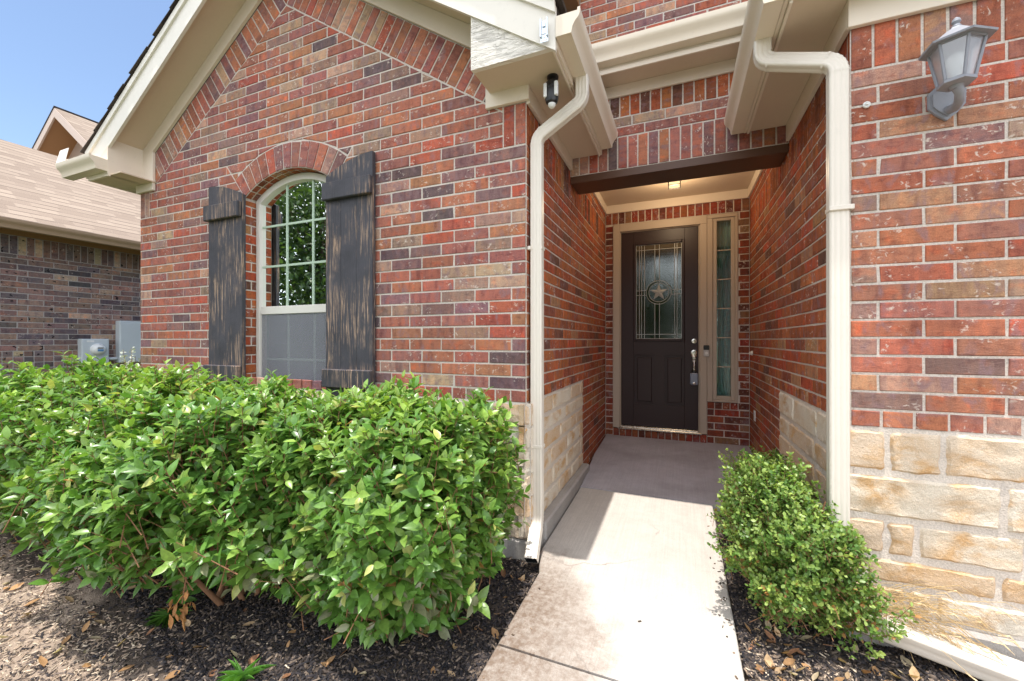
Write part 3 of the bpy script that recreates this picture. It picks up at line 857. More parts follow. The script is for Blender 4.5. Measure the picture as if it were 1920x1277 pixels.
# --- stone base and foundations
pg = Panel((0, GY, 0), (1, 0, 0))
sb = stone_wall('stone_base', pg, -1.75, XE + 0.03, -0.01, ZB, house, 6, 5, 'R', (0.16, 0.36), (0.16, 0.26), 0.036); sb['label'] = 'rough sunlit limestone beside the left downspout'
stone_wall('stone_base', Panel((0, GY, 0), (1, 0, 0)), XL, -1.75, -0.01, ZB, house, 6, 8, 'R', (0.2, 0.5))
stone_wall('stone_base', Panel((XE, 0, 0), (0, 1, 0)), GY - .03, 3.90, 0.02, ZB, house, 6, 12, 'L', (0.25, 0.62), None, 0.010)
stone_wall('stone_base', Panel((XR, 0, 0), (0, -1, 0)), -3.72, -RY - .012, 0.02, ZB, house, 5, 15, 'R', (0.28, 0.6), None, 0.010)
stone_wall('stone_base', Panel((0, RY, 0), (1, 0, 0)), XR - 0.034, 3.6, 0.025, ZB, house, 5, 23, 'L', (0.17, 0.50), None, 0.013,
           [(.135, [.90, .99, 1.42]), (.125, [.76, 1.19, 1.45]), (.165, [.832, .935, 1.27, 1.6]), (.20, [1.205, 1.6]), (.20, [.837, 1.02, 1.40])])
mb = MB()
mb.box(XL - .02, XE + .05, GY - .02, GY + .3, -.5, 0.0, .012)
mb.box(XE - .05, XE + 0.065, GY + .2, 3.92, -.5, 0.035, .012)
mb.box(XR - 0.035, 3.62, RY - 0.03, RY + .2, -.5, 0.028, .012)
mb.box(XR - 0.035, XR + .2, RY + .1, 3.75, -.5, 0.025, .012)
mb.build('foundation', M['found'], house)

# --- roof edge: fascia, frieze, soffit, boxed returns
EL, ER = -5.22, -0.60
def rake_strip(z_lo, z_hi, xa, xb):      # polygon on a rake between two parallel lines
    return [(xa, 0, rake(xa, z_lo)), (xb, 0, rake(xb, z_lo)), (xb, 0, rake(xb, z_hi)), (xa, 0, rake(xa, z_hi))]
def shiftY(pts, y): return [(p[0], y, p[2]) for p in pts]
mb = MB()
mb.prism(shiftY(rake_strip(4.285, 4.52, EL, XC), YF), (0, 0.022, 0))
mb.prism(shiftY(rake_strip(4.285, 4.52, XC, ER), YF), (0, 0.022, 0))
mb.prism(shiftY(rake_strip(4.475, 4.535, EL, XC), YF - 0.016), (0, 0.016, 0))
mb.prism(shiftY(rake_strip(4.475, 4.535, XC, ER), YF - 0.016), (0, 0.016, 0))
mb.build('fascia', M['fascia'], house)['label'] = 'sloping cream rake boards of the gable, painted as pale as when sunlit'
BZ = 2.762
mb = MB()
mb.prism([(-1.105, YF + .014, BZ), (ER - .012, YF + .014, BZ), (ER - .012, YF + .014, rake(ER, 4.4)), (-1.105, YF + .014, rake(-1.105, 4.37))], (0, 0.03, 0))
mb.build('eave_return', M['woodgrain'], house)['label'] = 'wood-grained board boxing in the right eave end'
mb = MB()
mb.prism([(EL + .02, YF - .001, 2.735), (-4.86, YF - .001, 2.735), (-4.86, YF - .001, rake(-4.86, 4.30)), (EL + .02, YF - .001, rake(EL + .02, 4.30))], (0, 0.02, 0))
mb.prism([(-4.862, YF + .018, 2.745), (-4.862, GY - .02, 2.745), (-4.862, GY - .02, rake(-4.86, 4.38)), (-4.862, YF + .018, rake(-4.86, 4.38))], (-0.015, 0, 0))
mb.build('eave_return', M['trim'], house)['label'] = 'plain boxed return at the left eave end'
mb = MB()
for xa, xb in ((-4.87, XC), (XC, -1.10)):
    mb.prism([(xa, YF + .022, rake(xa, ZS)), (xb, YF + .022, rake(xb, ZS)), (xb, YF + .022, rake(xb, ZS + .012)), (xa, YF + .022, rake(xa, ZS + .012))], (0, GY - YF - .0225, 0))
mb.box(EL + .04, XL + .27, YF + .018, GY - .001, 2.745, 2.757, .001)
mb.box(EL + .04, XL + .002, GY, 8, 2.745, 2.757, .001)
mb.box(-1.104, ER - .012, YF + .045, HY - .012, BZ + .006, BZ + .018, .001)
mb.box(XE + .006, ER - .012, YF + .045, HY - .012, BZ + .003, BZ + .0055, .0005)
mb.build('soffit', M['soffit'], house)
mb = MB()
mb.prism(shiftY(rake_strip(ZF, ZS - .002, -4.87, XC), GY - .024), (0, 0.0235, 0))
mb.prism(shiftY(rake_strip(ZF, ZS - .002, XC, -1.10), GY - .024), (0, 0.0235, 0))
mb.box(-1.136, XE + 0.024, GY - .026, GY - .001, 2.682, 2.90, .002)
mb.box(XE + .001, XE + 0.024, GY, HY - .012, 2.668, BZ + .004, .002)
mb.box(XL - .02, -4.70, GY - .026, GY - .001, 2.672, 3.04, .002)
mb.box(XL - .022, XL - .001, GY, 8, 2.672, 2.746, .002)
mb.build('frieze', M['trim'], house)

# gutters (K profile) with closed ends
KP = [(0, 0), (.080, 0), (.083, .010), (.086, .030), (.100, .055), (.116, .070), (.123, .084), (.125, .094), (.1265, .118), (.112, .118), (.112, .104), (0, .104)]
def gutter(parent, p0, p1, out, name='gutter', lab=None, mat='gutter', w=1.0, back=True):
    mb = MB(); p0, p1, out = Vector(p0), Vector(p1), Vector(out)
    a = [p0 + out * (x * w) + Vector((0, 0, z)) for x, z in KP]; b = [p + (p1 - p0) for p in a]; n = len(KP)
    F = [[i, (i + 1) % n, (i + 1) % n + n, i + n] for i in range(n)]
    if (p1 - p0).cross(Vector((0, 0, 1))).dot(out) < 0: F = [f[::-1] for f in F]
    mb.add(a + b, F + [list(range(n)), list(range(n, 2 * n))[::-1]])
    for q, d in ((p0, -1), (p1, 1)):             # folded end cap, a hair larger than the trough
        e = (p1 - p0).normalized() * 0.004 * d
        c = [q + out * ((x - .05) * w * 1.02 + .05 * w) + Vector((0, 0, (z - .05) * 1.02 + .05)) for x, z in KP]
        mb.prism(c, e)
    o = mb.build(name, M[mat], parent, smooth=25)
    if lab: o['label'] = lab
    return o
gutter(house, (ER + .004, YF - 0.005, 2.795), (ER + .004, HY - .03, 2.795), (1, 0, 0), lab='left gutter running back over the entry')
gutter(house, (-4.865, YF - .002, 2.775), (-5.46, YF - .002, 2.775), (0, -1, 0), lab='short pale gutter on the far left eave end')
gutter(house, (EL + .02, YF + .02, 2.775), (EL + .02, 8, 2.775), (-1, 0, 0), lab='gutter of the far left side eave')
mb = MB(); mb.box(ER - .012, ER + .003, YF + .02, HY - .014, 2.755, 2.90, .002)
mb.box(ER - .024, ER - .0125, YF + .02, HY - .02, 2.744, 2.765, .002)
mb.build('fascia', M['trim'], house)['label'] = 'eave board behind the left gutter'
mb = MB(); mb.box(EL + .021, EL + .036, YF + .02, 8, 2.735, 2.89, .002); mb.build('fascia', M['trim'], house)['label'] = 'eave board of the far left side'
mb = MB(); mb.prism([(-5.47, 1.925, 2.888), (-5.30, 1.925, 2.888), (-5.31, 1.955, 3.03), (-5.47, 1.955, 3.03)], (0, .004, 0))
mb.build('splash_guard', M['fascia'], house)

# shingles in overlapping courses
def shingle_slope(mb, x_e, x_r, z_e, y0, y1, sg, exp=0.14, ragged=0.007):
    L = abs(x_r - x_e) * math.hypot(1, PITCH); n = int(L / exp) + 1; dx = sg * cosp; dz = sinp
    nrm = Vector((-sg * sinp, 0, cosp))
    for k in range(n):
        s0, s1 = k * exp, min((k + 1) * exp + 0.03, L)
        yj = y0 + random.uniform(-ragged, ragged)
        a = Vector((x_e + dx * s0, 0, z_e + dz * s0)) + nrm * 0.011; b = Vector((x_e + dx * s1, 0, z_e + dz * s1)) + nrm * 0.003
        P = []
        for q, th in ((a, .007 + random.uniform(0, .003)), (b, .005)):
            for yy in (yj, y1):
                for t in (0, th): P.append(Vector((q.x, yy, q.z)) + nrm * t)
        B = [(p.y, s0 if i < 4 else s1, 0) for i, p in enumerate(P)]
        mb.add(P, [[0, 1, 3, 2], [1, 5, 7, 3], [4, 6, 7, 5], [0, 4, 5, 1], [2, 3, 7, 6], [0, 2, 6, 4]], 0, (1, 1, 1), B)
mb = MB()
shingle_slope(mb, ER + .03, XC, rake(ER + .03, 4.54), YF - .030, 8, -1)
shingle_slope(mb, EL - .03, XC, rake(EL - .03, 4.54), YF - .030, 8, 1)
for xa, xb in ((EL, XC), (XC, ER)):
    mb.prism(shiftY([(p[0], 0, p[2]) for p in rake_strip(4.50, 4.535, xa, xb)], YF + .02), (0, 5.9, 0))
mb.build('roof', M['shingle_dark'], house)['label'] = 'dark shingled gable roof'

# --- garage eave on the right of the entry
GXO = 0.43                       # back of its gutter
mb = MB()
mb.box(GXO, GXO + .018, 2.135, HY - .014, 2.735, 2.90, .002)
mb.box(GXO + .019, GXO + .034, 2.15, HY - .02, 2.722, 2.750, .002)
mb.box(GXO, 3.7, 2.130, 2.1345, 2.735, 2.90, .001)
mb.build('fascia', M['trim'], house)['label'] = 'eave board behind the right gutter'
mb = MB()
mb.box(GXO + .034, XR - .001, 2.14, HY - .012, 2.742, 2.754, .001)
mb.box(XR, 3.7, 2.14, RY - .001, 2.742, 2.754, .001)
mb.build('soffit', M['soffit'], house)
mb = MB()
mb.box(XR - .024, XR - .001, RY, HY - .012, 2.628, 2.7415, .002)
mb.box(XR - .024, 3.6, RY - .025, RY - .001, 2.612, 2.7415, .002)
mb.build('frieze', M['trim'], house)
gutter(house, (GXO - .002, 2.13, 2.735), (GXO - .002, HY - .03, 2.735), (-1, 0, 0), lab='right gutter running back over the entry')
mb = MB()
gx, gy_, gz_ = GXO - .03, 2.105, 2.905; hd = HY - .02 - gy_; ht_ = gz_ + hd * PITCH
def slope(pts, along):
    P = [Vector(p) for p in pts]; A = Vector(along); o = P[0]; n = (P[1] - P[0]).cross(P[2] - P[0]).normalized()
    if n.z < 0: n = -n
    up = n.cross(A); up = up if up.z > 0 else -up
    Q = P + [p + n * .022 for p in P]; k = len(P)
    mb.add(Q, [list(range(k)), [k + q for q in range(k)]] + [[q, (q + 1) % k, (q + 1) % k + k, q + k] for q in range(k)], 0, (1, 1, 1), [((p - o).dot(A), (p - o).dot(up), 0) for p in Q])
slope([(gx, gy_, gz_), (gx, HY - .02, gz_), (gx + hd, HY - .02, ht_)], (0, 1, 0))
slope([(gx, gy_, gz_), (gx + hd, HY - .02, ht_), (3.75, HY - .02, ht_), (3.75, gy_, gz_)], (1, 0, 0))
slope([(.80, HY - .019, gz_ + (.80 - gx) * PITCH), (.80, 8, gz_ + (.80 - gx) * PITCH), (gx + hd, 8, ht_), (gx + hd, HY - .019, ht_)], (0, 1, 0))
slope([(gx + hd, HY - .018, ht_ + .001), (gx + hd, 8, ht_ + .001), (3.75, 8, ht_ + .3), (3.75, HY - .018, ht_ + .3)], (0, 1, 0))
mb.build('roof', M['shingle_dark'], house)['label'] = 'roof slope over the near right wall'

# --- porch roof edge between the two eaves
mb = MB()
mb.box(-1.25, 1.05, 3.185, 3.20, 3.275, 3.42, .002)
mb.box(-1.25, 1.05, 3.17, 3.184, 3.265, 3.30, .002)
mb.box(-1.25, 1.05, HY - .022, HY - .003, 3.205, 3.296, .002)
mb.build('fascia', M['trim'], house)['label'] = 'board and frieze under the middle gutter'
mb = MB(); mb.box(-1.25, 1.05, 3.20, HY + .02, 3.297, 3.31, .001); mb.build('soffit', M['soffit'], house)
gutter(house, (-1.25, 3.184, 3.325), (1.05, 3.184, 3.325), (0, -1, 0), lab='middle gutter crossing above the porch')
mb = MB(); mb.prism([(-1.3, 3.14, 3.425), (-1.3, 3.9, 3.80), (-1.3, 3.9, 3.83), (-1.3, 3.14, 3.455)], (2.5, 0, 0)); mb.build('roof', M['shingle_dark'], house)
mb = MB()
mb.box(-1.16, 1.7, 3.55, 7.6, 5.0, 5.03, .002)
mb.box(-1.16, -0.905, 3.60, 7.6, 4.46, 4.60, .004); mb.box(-1.22, -1.161, 3.56, 7.6, 4.44, 4.62, .004)
mb.build('upper_eave', M['tan_dark'], house)

# --- porch: lintel board, ceiling, crown
mb = MB(); mb.box(XE + .001, XR - .001, HY + .008, HY + .30, 2.565, 2.612, .004); mb.box(XE + .003, XR - .003, HY + .003, HY + .0075, 2.56, 2.6195, .001)
mb.build('lintel', M['beam'], house)
mb = MB(); mb.box(XE - .01, XR + .01, HY + .27, BY + .02, 2.905, 2.93, .002); mb.box(XE, XR, HY + .27, HY + .30, 2.6125, 2.905, .002)
mb.build('porch_ceiling', M['soffit'], house)
mb = MB()
mb.box(XE + .001, XR - .001, BY - .024, BY - .001, 2.805, 2.9045, .002)
mb.box(XE + .001, XE + .022, HY + .30, BY - .025, 2.805, 2.9045, .002); mb.box(XR - .022, XR - .001, HY + .30, BY - .025, 2.805, 2.9045, .002)
mb.build('crown_trim', M['trim'], house)
mb = MB(); mb.box(XE - .1, XR + .1, HY + .02, 5.9, 3.32, 3.36, 0); mb.box(XE - .1, XR + .1, HY + .02, HY + .26, 2.625, 3.315, 0)
mb.build('porch_core', M['room'], house)

# --- the arched window
win = MB()
FY0, FY1 = GY + .095, GY + .16
def arch_band(mb, r0, r1, y0, y1, x_lim, zc=WZC, n=24):
    pts = []
    for i in range(n + 1):
        x = -x_lim + 2 * x_lim * i / n
        pts.append((WC + x, zc + math.sqrt(r1 ** 2 - x * x)))
    inn = []
    for i in range(n + 1):
        x = -x_lim + 2 * x_lim * i / n
        inn.append((WC + x, zc + math.sqrt(r0 ** 2 - x * x)))
    for i in range(n):
        q = [inn[i], inn[i + 1], pts[i + 1], pts[i]]
        mb.prism([(x, y0, z) for x, z in q], (0, y1 - y0, 0))
hw = 0.495; fw = 0.048
zs = WZC + math.sqrt((WR - .004) ** 2 - hw * hw)
win.box(WC - hw, WC - hw + fw, FY0, FY1, WZ0 + .05, zs, .003); win.box(WC + hw - fw, WC + hw, FY0, FY1, WZ0 + .05, zs, .003)
arch_band(win, WR - .055, WR - .004, FY0 + .001, FY1, hw)
win.box(WC - hw - .003, WC + hw + .003, FY0 - .02, FY1, WZ0 + .003, WZ0 + .05, .004)
wo = win.build('window', M['winframe'], house); wo['label'] = 'tall arched double-hung window'
mb = MB()
g0, g1 = WC - hw + fw, WC + hw - fw
mb.box(g0 + .001, g1 - .001, FY0 + .006, FY1 - .01, 1.445, 1.512, .003)
mb.box(g0 + .001, g0 + .028, FY0 + .022, FY1 - .01, WZ0 + .051, 1.444, .002); mb.box(g1 - .028, g1 - .001, FY0 + .022, FY1 - .01, WZ0 + .051, 1.444, .002)
mb.build('sash', M['winframe'], wo)
pts = [(g0, 1.5), (g1, 1.5)] + [(g1 - (g1 - g0) * i / 16, WZC + math.sqrt((WR - .05) ** 2 - (g1 - (g1 - g0) * i / 16 - WC) ** 2)) for i in range(17)]
mb = MB(); mb.prism([(x, FY0 + .03, z) for x, z in pts], (0, .004, 0)); mb.build('upper_pane', M['glass'], wo)
mb = MB(); mb.box(g0 + .01, g1 - .01, FY0 + .045, FY0 + .049, WZ0 + .051, 1.45, .0005); mb.build('lower_pane', M['glass'], wo)
mb = MB(); mb.box(g0 + .004, g1 - .004, FY0 + .016, FY0 + .0175, WZ0 + .051, 1.445, .0002); mb.build('insect_screen', M['screen'], wo)
mb = MB()
gw_ = (g1 - g0)
for k in (1, 2):
    x = g0 + gw_ * k / 3
    mb.box(x - .009, x + .009, FY0 + .0235, FY0 + .029, 1.5125, arch_z(x) - .05, .001)
    mb.box(x - .009, x + .009, FY0 + .0385, FY0 + .0445, WZ0 + .06, 1.44, .001)
for z in (1.857, 2.203): mb.box(g0, g1, FY0 + .024, FY0 + .0285, z - .009, z + .009, .001)
for z in (1.06,): mb.box(g0, g1, FY0 + .039, FY0 + .044, z - .009, z + .009, .001)
mb.build('muntins', M['muntin'], wo)
mb = MB(); V = []; nx = 40
for i in range(nx + 1):
    x = g0 + .0 + 0.155 * i / nx; y = FY1 + .035 + .012 * math.sin(i * 1.25) + .006 * math.sin(i * .47)
    V += [(x, y, 0.8), (x, y, 2.56)]
mb.add(V, [[2 * i, 2 * i + 2, 2 * i + 3, 2 * i + 1] for i in range(nx)]); mb.build('curtain', M['curtain'], wo, smooth=60)

# --- front door unit
DX0, DX1, DZ0, DZ1 = -0.682, 0.197, 0.175, 2.555
du = MB()
y0, y1 = BY - .012, BY + .10
du.box(FX0, DX0 - .012, y0, y1, .14, FZ1 - .004, .004); du.box(DX0 - .0115, DX0, y0 + .028, y1, .14, DZ1 + .012, .003)
du.box(DX0 - .011, 0.285, y0, y1, DZ1 + .012, FZ1 - .004, .004); du.box(DX0, DX1, y0 + .028, y1, DZ1 + .003, DZ1 + .0115, .002)
du.box(DX1, DX1 + .014, y0 + .028, y1, .14, DZ1 + .012, .003); du.box(DX1 + .0145, 0.285, y0, y1, .14, DZ1 + .0115, .004)
du.box(0.2865, FX1, y0 + .006, y1, 2.62, FZ1 - .004, .004); du.box(0.2865, 0.345, y0 + .006, y1, .517, 2.6195, .004)
du.box(0.572, FX1, y0 + .006, y1, .517, 2.6195, .004); du.box(0.3455, 0.5715, y0 + .006, y1, .517, .545, .004)
for (a, b, c, d) in ((0.3455, 0.388, .5455, 2.6195), (0.532, 0.5715, .5455, 2.6195)): du.box(a, b, y0 + .022, y1, c, d, .004)
du.box(0.3885, 0.5315, y0 + .022, y1, .5455, .585, .004); du.box(0.3885, 0.5315, y0 + .022, y1, 2.588, 2.6195, .004)
dfm = du.build('door_frame', M['doorframe'], house)
mb = MB(); mb.box(0.3875, 0.5325, BY + .045, BY + .049, .58, 2.592, .0005); sl = mb.build('sidelight_pane', M['glass_dark'], dfm)
for k in range(1, 6):
    mb = MB(); z = .585 + (2.588 - .585) * k / 6; mb.box(0.3885, 0.5315, BY + .0385, BY + .0445, z - .006, z + .006, .001)
    mb.build('sidelight_muntin', M['doorframe'], dfm)
mb = MB(); V = []
for i in range(31):
    x = .36 + .2 * i / 30; y = BY + .15 + .012 * math.sin(i * 1.1); V += [(x, y, .5), (x, y, 2.65)]
mb.add(V, [[2 * i, 2 * i + 2, 2 * i + 3, 2 * i + 1] for i in range(30)]); mb.build('sidelight_sheer', M['sheer'], dfm, smooth=60)
mb = MB(); mb.box(DX0 - .03, DX1 + .03, BY - .05, BY + .06, .135, .155, .003); mb.box(DX0, DX1, BY - .02, BY + .04, .1555, .172, .002)
mb.build('threshold', M['steel'], dfm)

# the leaf: stiles and rails round a glass light and two raised panels
GX0, GX1, GZ0, GZ1 = -0.503, 0.018, 1.240, 2.388
P1, P2 = (-0.520, -0.290), (-0.170, 0.045); PZ = (0.445, 1.045)
dy0, dy1 = BY + .030, BY + .075
mb = MB()
xs = [DX0 + .003, GX0 - .03, GX1 + .03, DX1 - .003]
mb.box(xs[0], xs[1], dy0, dy1, DZ0, DZ1, .003); mb.box(xs[2], xs[3], dy0, dy1, DZ0, DZ1, .003)
mb.box(xs[1] + .0002, xs[2] - .0002, dy0, dy1, GZ1 + .03, DZ1, .001); mb.box(xs[1] + .0002, xs[2] - .0002, dy0, dy1, PZ[1], GZ0 - .03, .001)
mb.box(xs[1] + .0002, xs[2] - .0002, dy0, dy1, DZ0, PZ[0], .001)
mb.box(P1[1], P2[0], dy0, dy1, PZ[0] + .0002, PZ[1] - .0002, .001)
for a, b in ((xs[1] + .0002, P1[0]), (P2[1], xs[2] - .0002)): mb.box(a, b, dy0, dy1, PZ[0] + .0002, PZ[1] - .0002, .001)
for a, b in (P1, P2):
    mb.box(a, b, dy0 + .018, dy1, PZ[0], PZ[1], .0)
    mb.box(a + .030, b - .030, dy0 + .001, dy0 + .0178, PZ[0] + .032, PZ[1] - .032, .014)
for (a, b, c, d) in ((GX0 - .03, GX0, GZ0 - .03, GZ1 + .03), (GX1, GX1 + .03, GZ0 - .03, GZ1 + .03), (GX0, GX1, GZ0 - .03, GZ0), (GX0, GX1, GZ1, GZ1 + .03)):
    mb.box(a + .0004, b - .0004, dy0 - .010, dy1 - .002, c + .0004, d - .0004, .006)
door = mb.build('front_door', M['door'], house); door['label'] = 'dark brown front door with leaded star glass'
gy = dy0 + .018
mb = MB(); mb.box(GX0, GX1, gy, gy + .005, GZ0, GZ1, .0005); mb.build('glass_light', M['glass_tex'], door)
W, H = GX1 - GX0, GZ1 - GZ0
vx = [GX0 + W * f for f in (0.003, .075, .125, .19, .42, .52, .85, .90, .997)]
hz = [GZ0 + H * f for f in (.002, .048, .945, .998)]
SC = (-0.240, 1.802); SR = 0.142
mb = MB()
for (a, b) in ((1, 2), (4, 5), (6, 7)):
    if (a, b) == (4, 5):
        mb.box(vx[a], vx[b], gy - .004, gy - .001, GZ0, SC[1] - SR, .001); mb.box(vx[a], vx[b], gy - .004, gy - .001, SC[1] + SR, GZ1, .001)
    else: mb.box(vx[a], vx[b], gy - .004, gy - .001, GZ0, GZ1, .001)
for (a, b) in ((vx[0], vx[1] - .001), (vx[2] + .001, vx[4] - .001), (vx[5] + .001, vx[6] - .001), (vx[7] + .001, vx[8])):
    mb.box(a, b, gy - .004, gy - .001, GZ0, hz[1], .001); mb.box(a, b, gy - .004, gy - .001, hz[2], GZ1, .001)
for (a, b) in ((vx[0], vx[1] - .001), (vx[7] + .001, vx[8]), (SC[0] - .24, SC[0] - SR), (SC[0] + SR, vx[6] - .001)):
    mb.box(max(a, vx[0]), b, gy - .004, gy - .001, SC[1] - .028, SC[1] + .028, .001)
seg = 40
for k in range(seg):
    a0, a1 = 2 * math.pi * k / seg, 2 * math.pi * (k + 1) / seg
    q = [(SC[0] + math.cos(a) * r, SC[1] + math.sin(a) * r) for a, r in ((a0, SR * .80), (a1, SR * .80), (a1, SR), (a0, SR))]
    mb.prism([(x, gy - .005, z) for x, z in q], (0, .004, 0))
mb.build('bevelled_strips', M['glass_bevel'], door)
mb = MB(); cw = .0032
for i, x in enumerate(vx):
    if i in (4, 5):
        mb.box(x - cw, x + cw, gy - .009, gy - .0045, GZ0, SC[1] - SR * .9, .001); mb.box(x - cw, x + cw, gy - .009, gy - .0045, SC[1] + SR * .9, GZ1, .001)
    else: mb.box(x - cw, x + cw, gy - .009, gy - .0045, GZ0, GZ1, .001)
for z in hz: mb.box(GX0, GX1, gy - .0092, gy - .0046, z - cw, z + cw, .001)
for z in (SC[1] - .028, SC[1] + .028):
    mb.box(GX0, SC[0] - SR, gy - .0092, gy - .0046, z - cw, z + cw, .001); mb.box(SC[0] + SR, GX1, gy - .0092, gy - .0046, z - cw, z + cw, .001)
for r in (SR, SR * .80):
    ring = [(SC[0] + math.cos(2 * math.pi * k / 48) * r, gy - .0065, SC[1] + math.sin(2 * math.pi * k / 48) * r) for k in range(49)]
    mb.tube(ring, .0034, 6)
mb.build('cames', M['came'], door, smooth=40)
mb = MB(); c0 = (SC[0], gy - .022, SC[1]); tips = []
for k in range(10):
    a = math.pi / 2 + math.pi * k / 5; r = SR * .74 if k % 2 == 0 else SR * .285
    tips.append((SC[0] + math.cos(a) * r, gy - .004, SC[1] + math.sin(a) * r))
mb.add([c0] + tips, [[0, 1 + (k + 1) % 10, 1 + k] for k in range(10)]); mb.build('star', mat_plain('frosted_star_glass', (.40, .43, .44), .25, .6), door)
# hardware
mb = MB(); hx = .150
mb.lathe((hx, dy0, 1.214), (0, -1, 0), [(.030, 0), (.030, .006), (.026, .012), (.012, .014), (.012, .022)], 24)
mb.box(hx - .004, hx + .004, dy0 - .026, dy0 - .014, 1.206, 1.224, .002)
mb.build('deadbolt', M['steel'], door, smooth=35)
mb = MB()
mb.lathe((hx, dy0, 1.078), (0, -1, 0), [(.036, 0), (.036, .006), (.031, .014), (.02, .016)], 24)
for z, r in ((1.05, .03), (1.01, .018), (.985, .02)): mb.lathe((hx, dy0 - .001, z), (0, -1, 0), [(r, 0), (r, .006), (r * .8, .010)], 20)
mb.tube([(hx, dy0 - .006, 1.00), (hx, dy0 - .045, .985), (hx, dy0 - .060, .94), (hx, dy0 - .055, .88), (hx, dy0 - .02, .845), (hx, dy0 - .001, .84)], [.012, .011, .010, .010, .010, .012], 10)
mb.box(hx - .012, hx + .012, dy0 - .045, dy0 - .008, 1.025, 1.033, .003)
mb.build('door_handle', M['steel'], door, smooth=35)

# ------------------------------------------------------------------ fixed on or against the house
# shutters: three boards, two battens; the outer edge stands higher
def shutter(x0, x1, outer_left, label):
    t = thing('window_shutter', label, 'shutter', ((x0 + x1) / 2, GY, .8), 'board shutters beside the arched window')
    w = (x1 - x0) / 3
    for k in range(3):
        mb = MB(); a, b = x0 + k * w + .0015, x0 + (k + 1) * w - .0015; n = 8
        pts = [(a, .80), (b, .80)]
        for i in range(n + 1):
            x = b + (a - b) * i / n; f = (x - x0) / (x1 - x0)
            if outer_left: f = 1 - f
            pts.append((x, 2.445 + .118 * math.sin(min(1, f * 1.02) * math.pi / 2) ** 0.9))
        fy = GY - .046 + random.uniform(-.0015, .0015)
        mb.prism([(x, fy, z) for x, z in pts], (0, .032, 0)); mb.build('plank', M['shutter'], t)
    for z0, z1 in ((2.256, 2.385), (.875, 1.010)):
        mb = MB(); mb.box(x0 - .004 if not outer_left else x0 - .012, x1 + .006 if not outer_left else x1 - .006, GY - .086, GY - .0485, z0, z1, .006); mb.build('batten', M['shutter'], t)
shutter(-3.825, -3.385, True, 'weathered black board shutter left of the arched window')
shutter(-2.455, -2.012, False, 'weathered black board shutter right of the arched window, most paint worn off')

# downspouts
def fillet(pts, rad, seg=12):
    P = [Vector(p) for p in pts]; out = [P[0]]; sc = [1.0]
    for i in range(1, len(P) - 1):
        a = (P[i - 1] - P[i]); b = (P[i + 1] - P[i]); r = rad[i - 1]
        ang = a.angle(b); d = r / math.tan(ang / 2); d = min(d, a.length * .49, b.length * .49); r = d * math.tan(ang / 2)
        a.normalize(); b.normalize(); c = P[i] + (a + b).normalized() * (r / math.sin(ang / 2))
        s, e = P[i] + a * d - c, P[i] + b * d - c
        ax = s.cross(e).normalized(); tot = s.angle(e)
        out.append(c + s - (-a) * .004 * 0); sc.append(1.0)
        for k in range(1, seg):
            q = Quaternion(ax, tot * k / seg) @ s
            out.append(c + q); sc.append(1.0 if k % 2 else 0.945)
        out.append(c + e); sc.append(1.0)
    out.append(P[-1]); sc.append(1.0)
    return out, sc
def pipe_profile(w=.076, d=.056):
    pts = []; a, b = w / 2, d / 2; r = .007
    def side(p, q, n, ribs):
        (x0, y0), (x1, y1) = p, q; L = math.hypot(x1 - x0, y1 - y0); nx, ny = (y1 - y0) / L, -(x1 - x0) / L
        for i in range(n):
            f = i / (n - 1); o = -.0022 * max(0, math.cos((f - .5) * 2 * math.pi * ribs)) if ribs and .08 < f < .92 else 0
            pts.append((x0 + (x1 - x0) * f + nx * o, y0 + (y1 - y0) * f + ny * o))
    side((-a + r, -b), (a - r, -b), 17, 3); side((a, -b + r), (a, b - r), 9, 2); side((a - r, b), (-a + r, b), 17, 3); side((-a, b - r), (-a, -b + r), 9, 2)
    return pts
PP = pipe_profile()
def downspout(label, pts, rad, front, bands, mouth=False, seams=()):
    path, sc = fillet(pts, rad)
    t = thing('downspout', label, 'downspout', pts[-1], 'rain downspouts on the brick house')
    mb = MB(); n = mb.sweep(PP, path, front, 0, sc)
    if mouth:                                    # black hollow inside the open end
        P = [Vector(v) for v in mb.v[-n:]]; c = sum(P, Vector()) / n; inw = (Vector(path[-2]) - Vector(path[-1])).normalized() * .05
        inner = [c + (p - c) * .93 for p in P]
        mb.add(P + inner, [[i, (i + 1) % n, n + (i + 1) % n, n + i] for i in range(n)])
        mb.add(inner + [p + inw for p in inner], [[i, (i + 1) % n, n + (i + 1) % n, n + i] for i in range(n)] + [list(range(n, 2 * n))], 1)
    mb.build('pipe', [M['pipe'], M['black']], t, smooth=50)
    for q in range(1, len(path) - 1):
        if sc[q] == 1.0 and (sc[q - 1] == 1.0) != (sc[q + 1] == 1.0 and False) and q % 13 in (0, 1):
            dv = (Vector(path[q + 1]) - Vector(path[q - 1])).normalized() * .004
            if abs(dv.y) > .0022: continue
            f0 = Vector(front) if abs(dv.normalized().dot(Vector(front))) < .9 else Vector((0, 0, 1))
            sl = MB(); sl.sweep([(a * 1.035, b * 1.035) for a, b in PP], [Vector(path[q]) - dv, Vector(path[q]) + dv], f0); sl.build('seam', M['pipe'], t, smooth=50)
    for (z, x, y, w, d, wx) in bands:
        b = MB(); b.box(x - w / 2, x + w / 2, y - d / 2, y + d / 2, z - .011, z + .011, .003)
        b.box(*wx, z - .011, z + .011, .002)
        b.build('strap', M['pipe'], t)
    for p, ax in seams:
        b = MB(); b.lathe(p, ax, [(.004, 0), (.004, .002), (.001, .003)], 10); b.build('screw', M['steel'], t)
    return t
lx, ly = XE + .048, 2.405
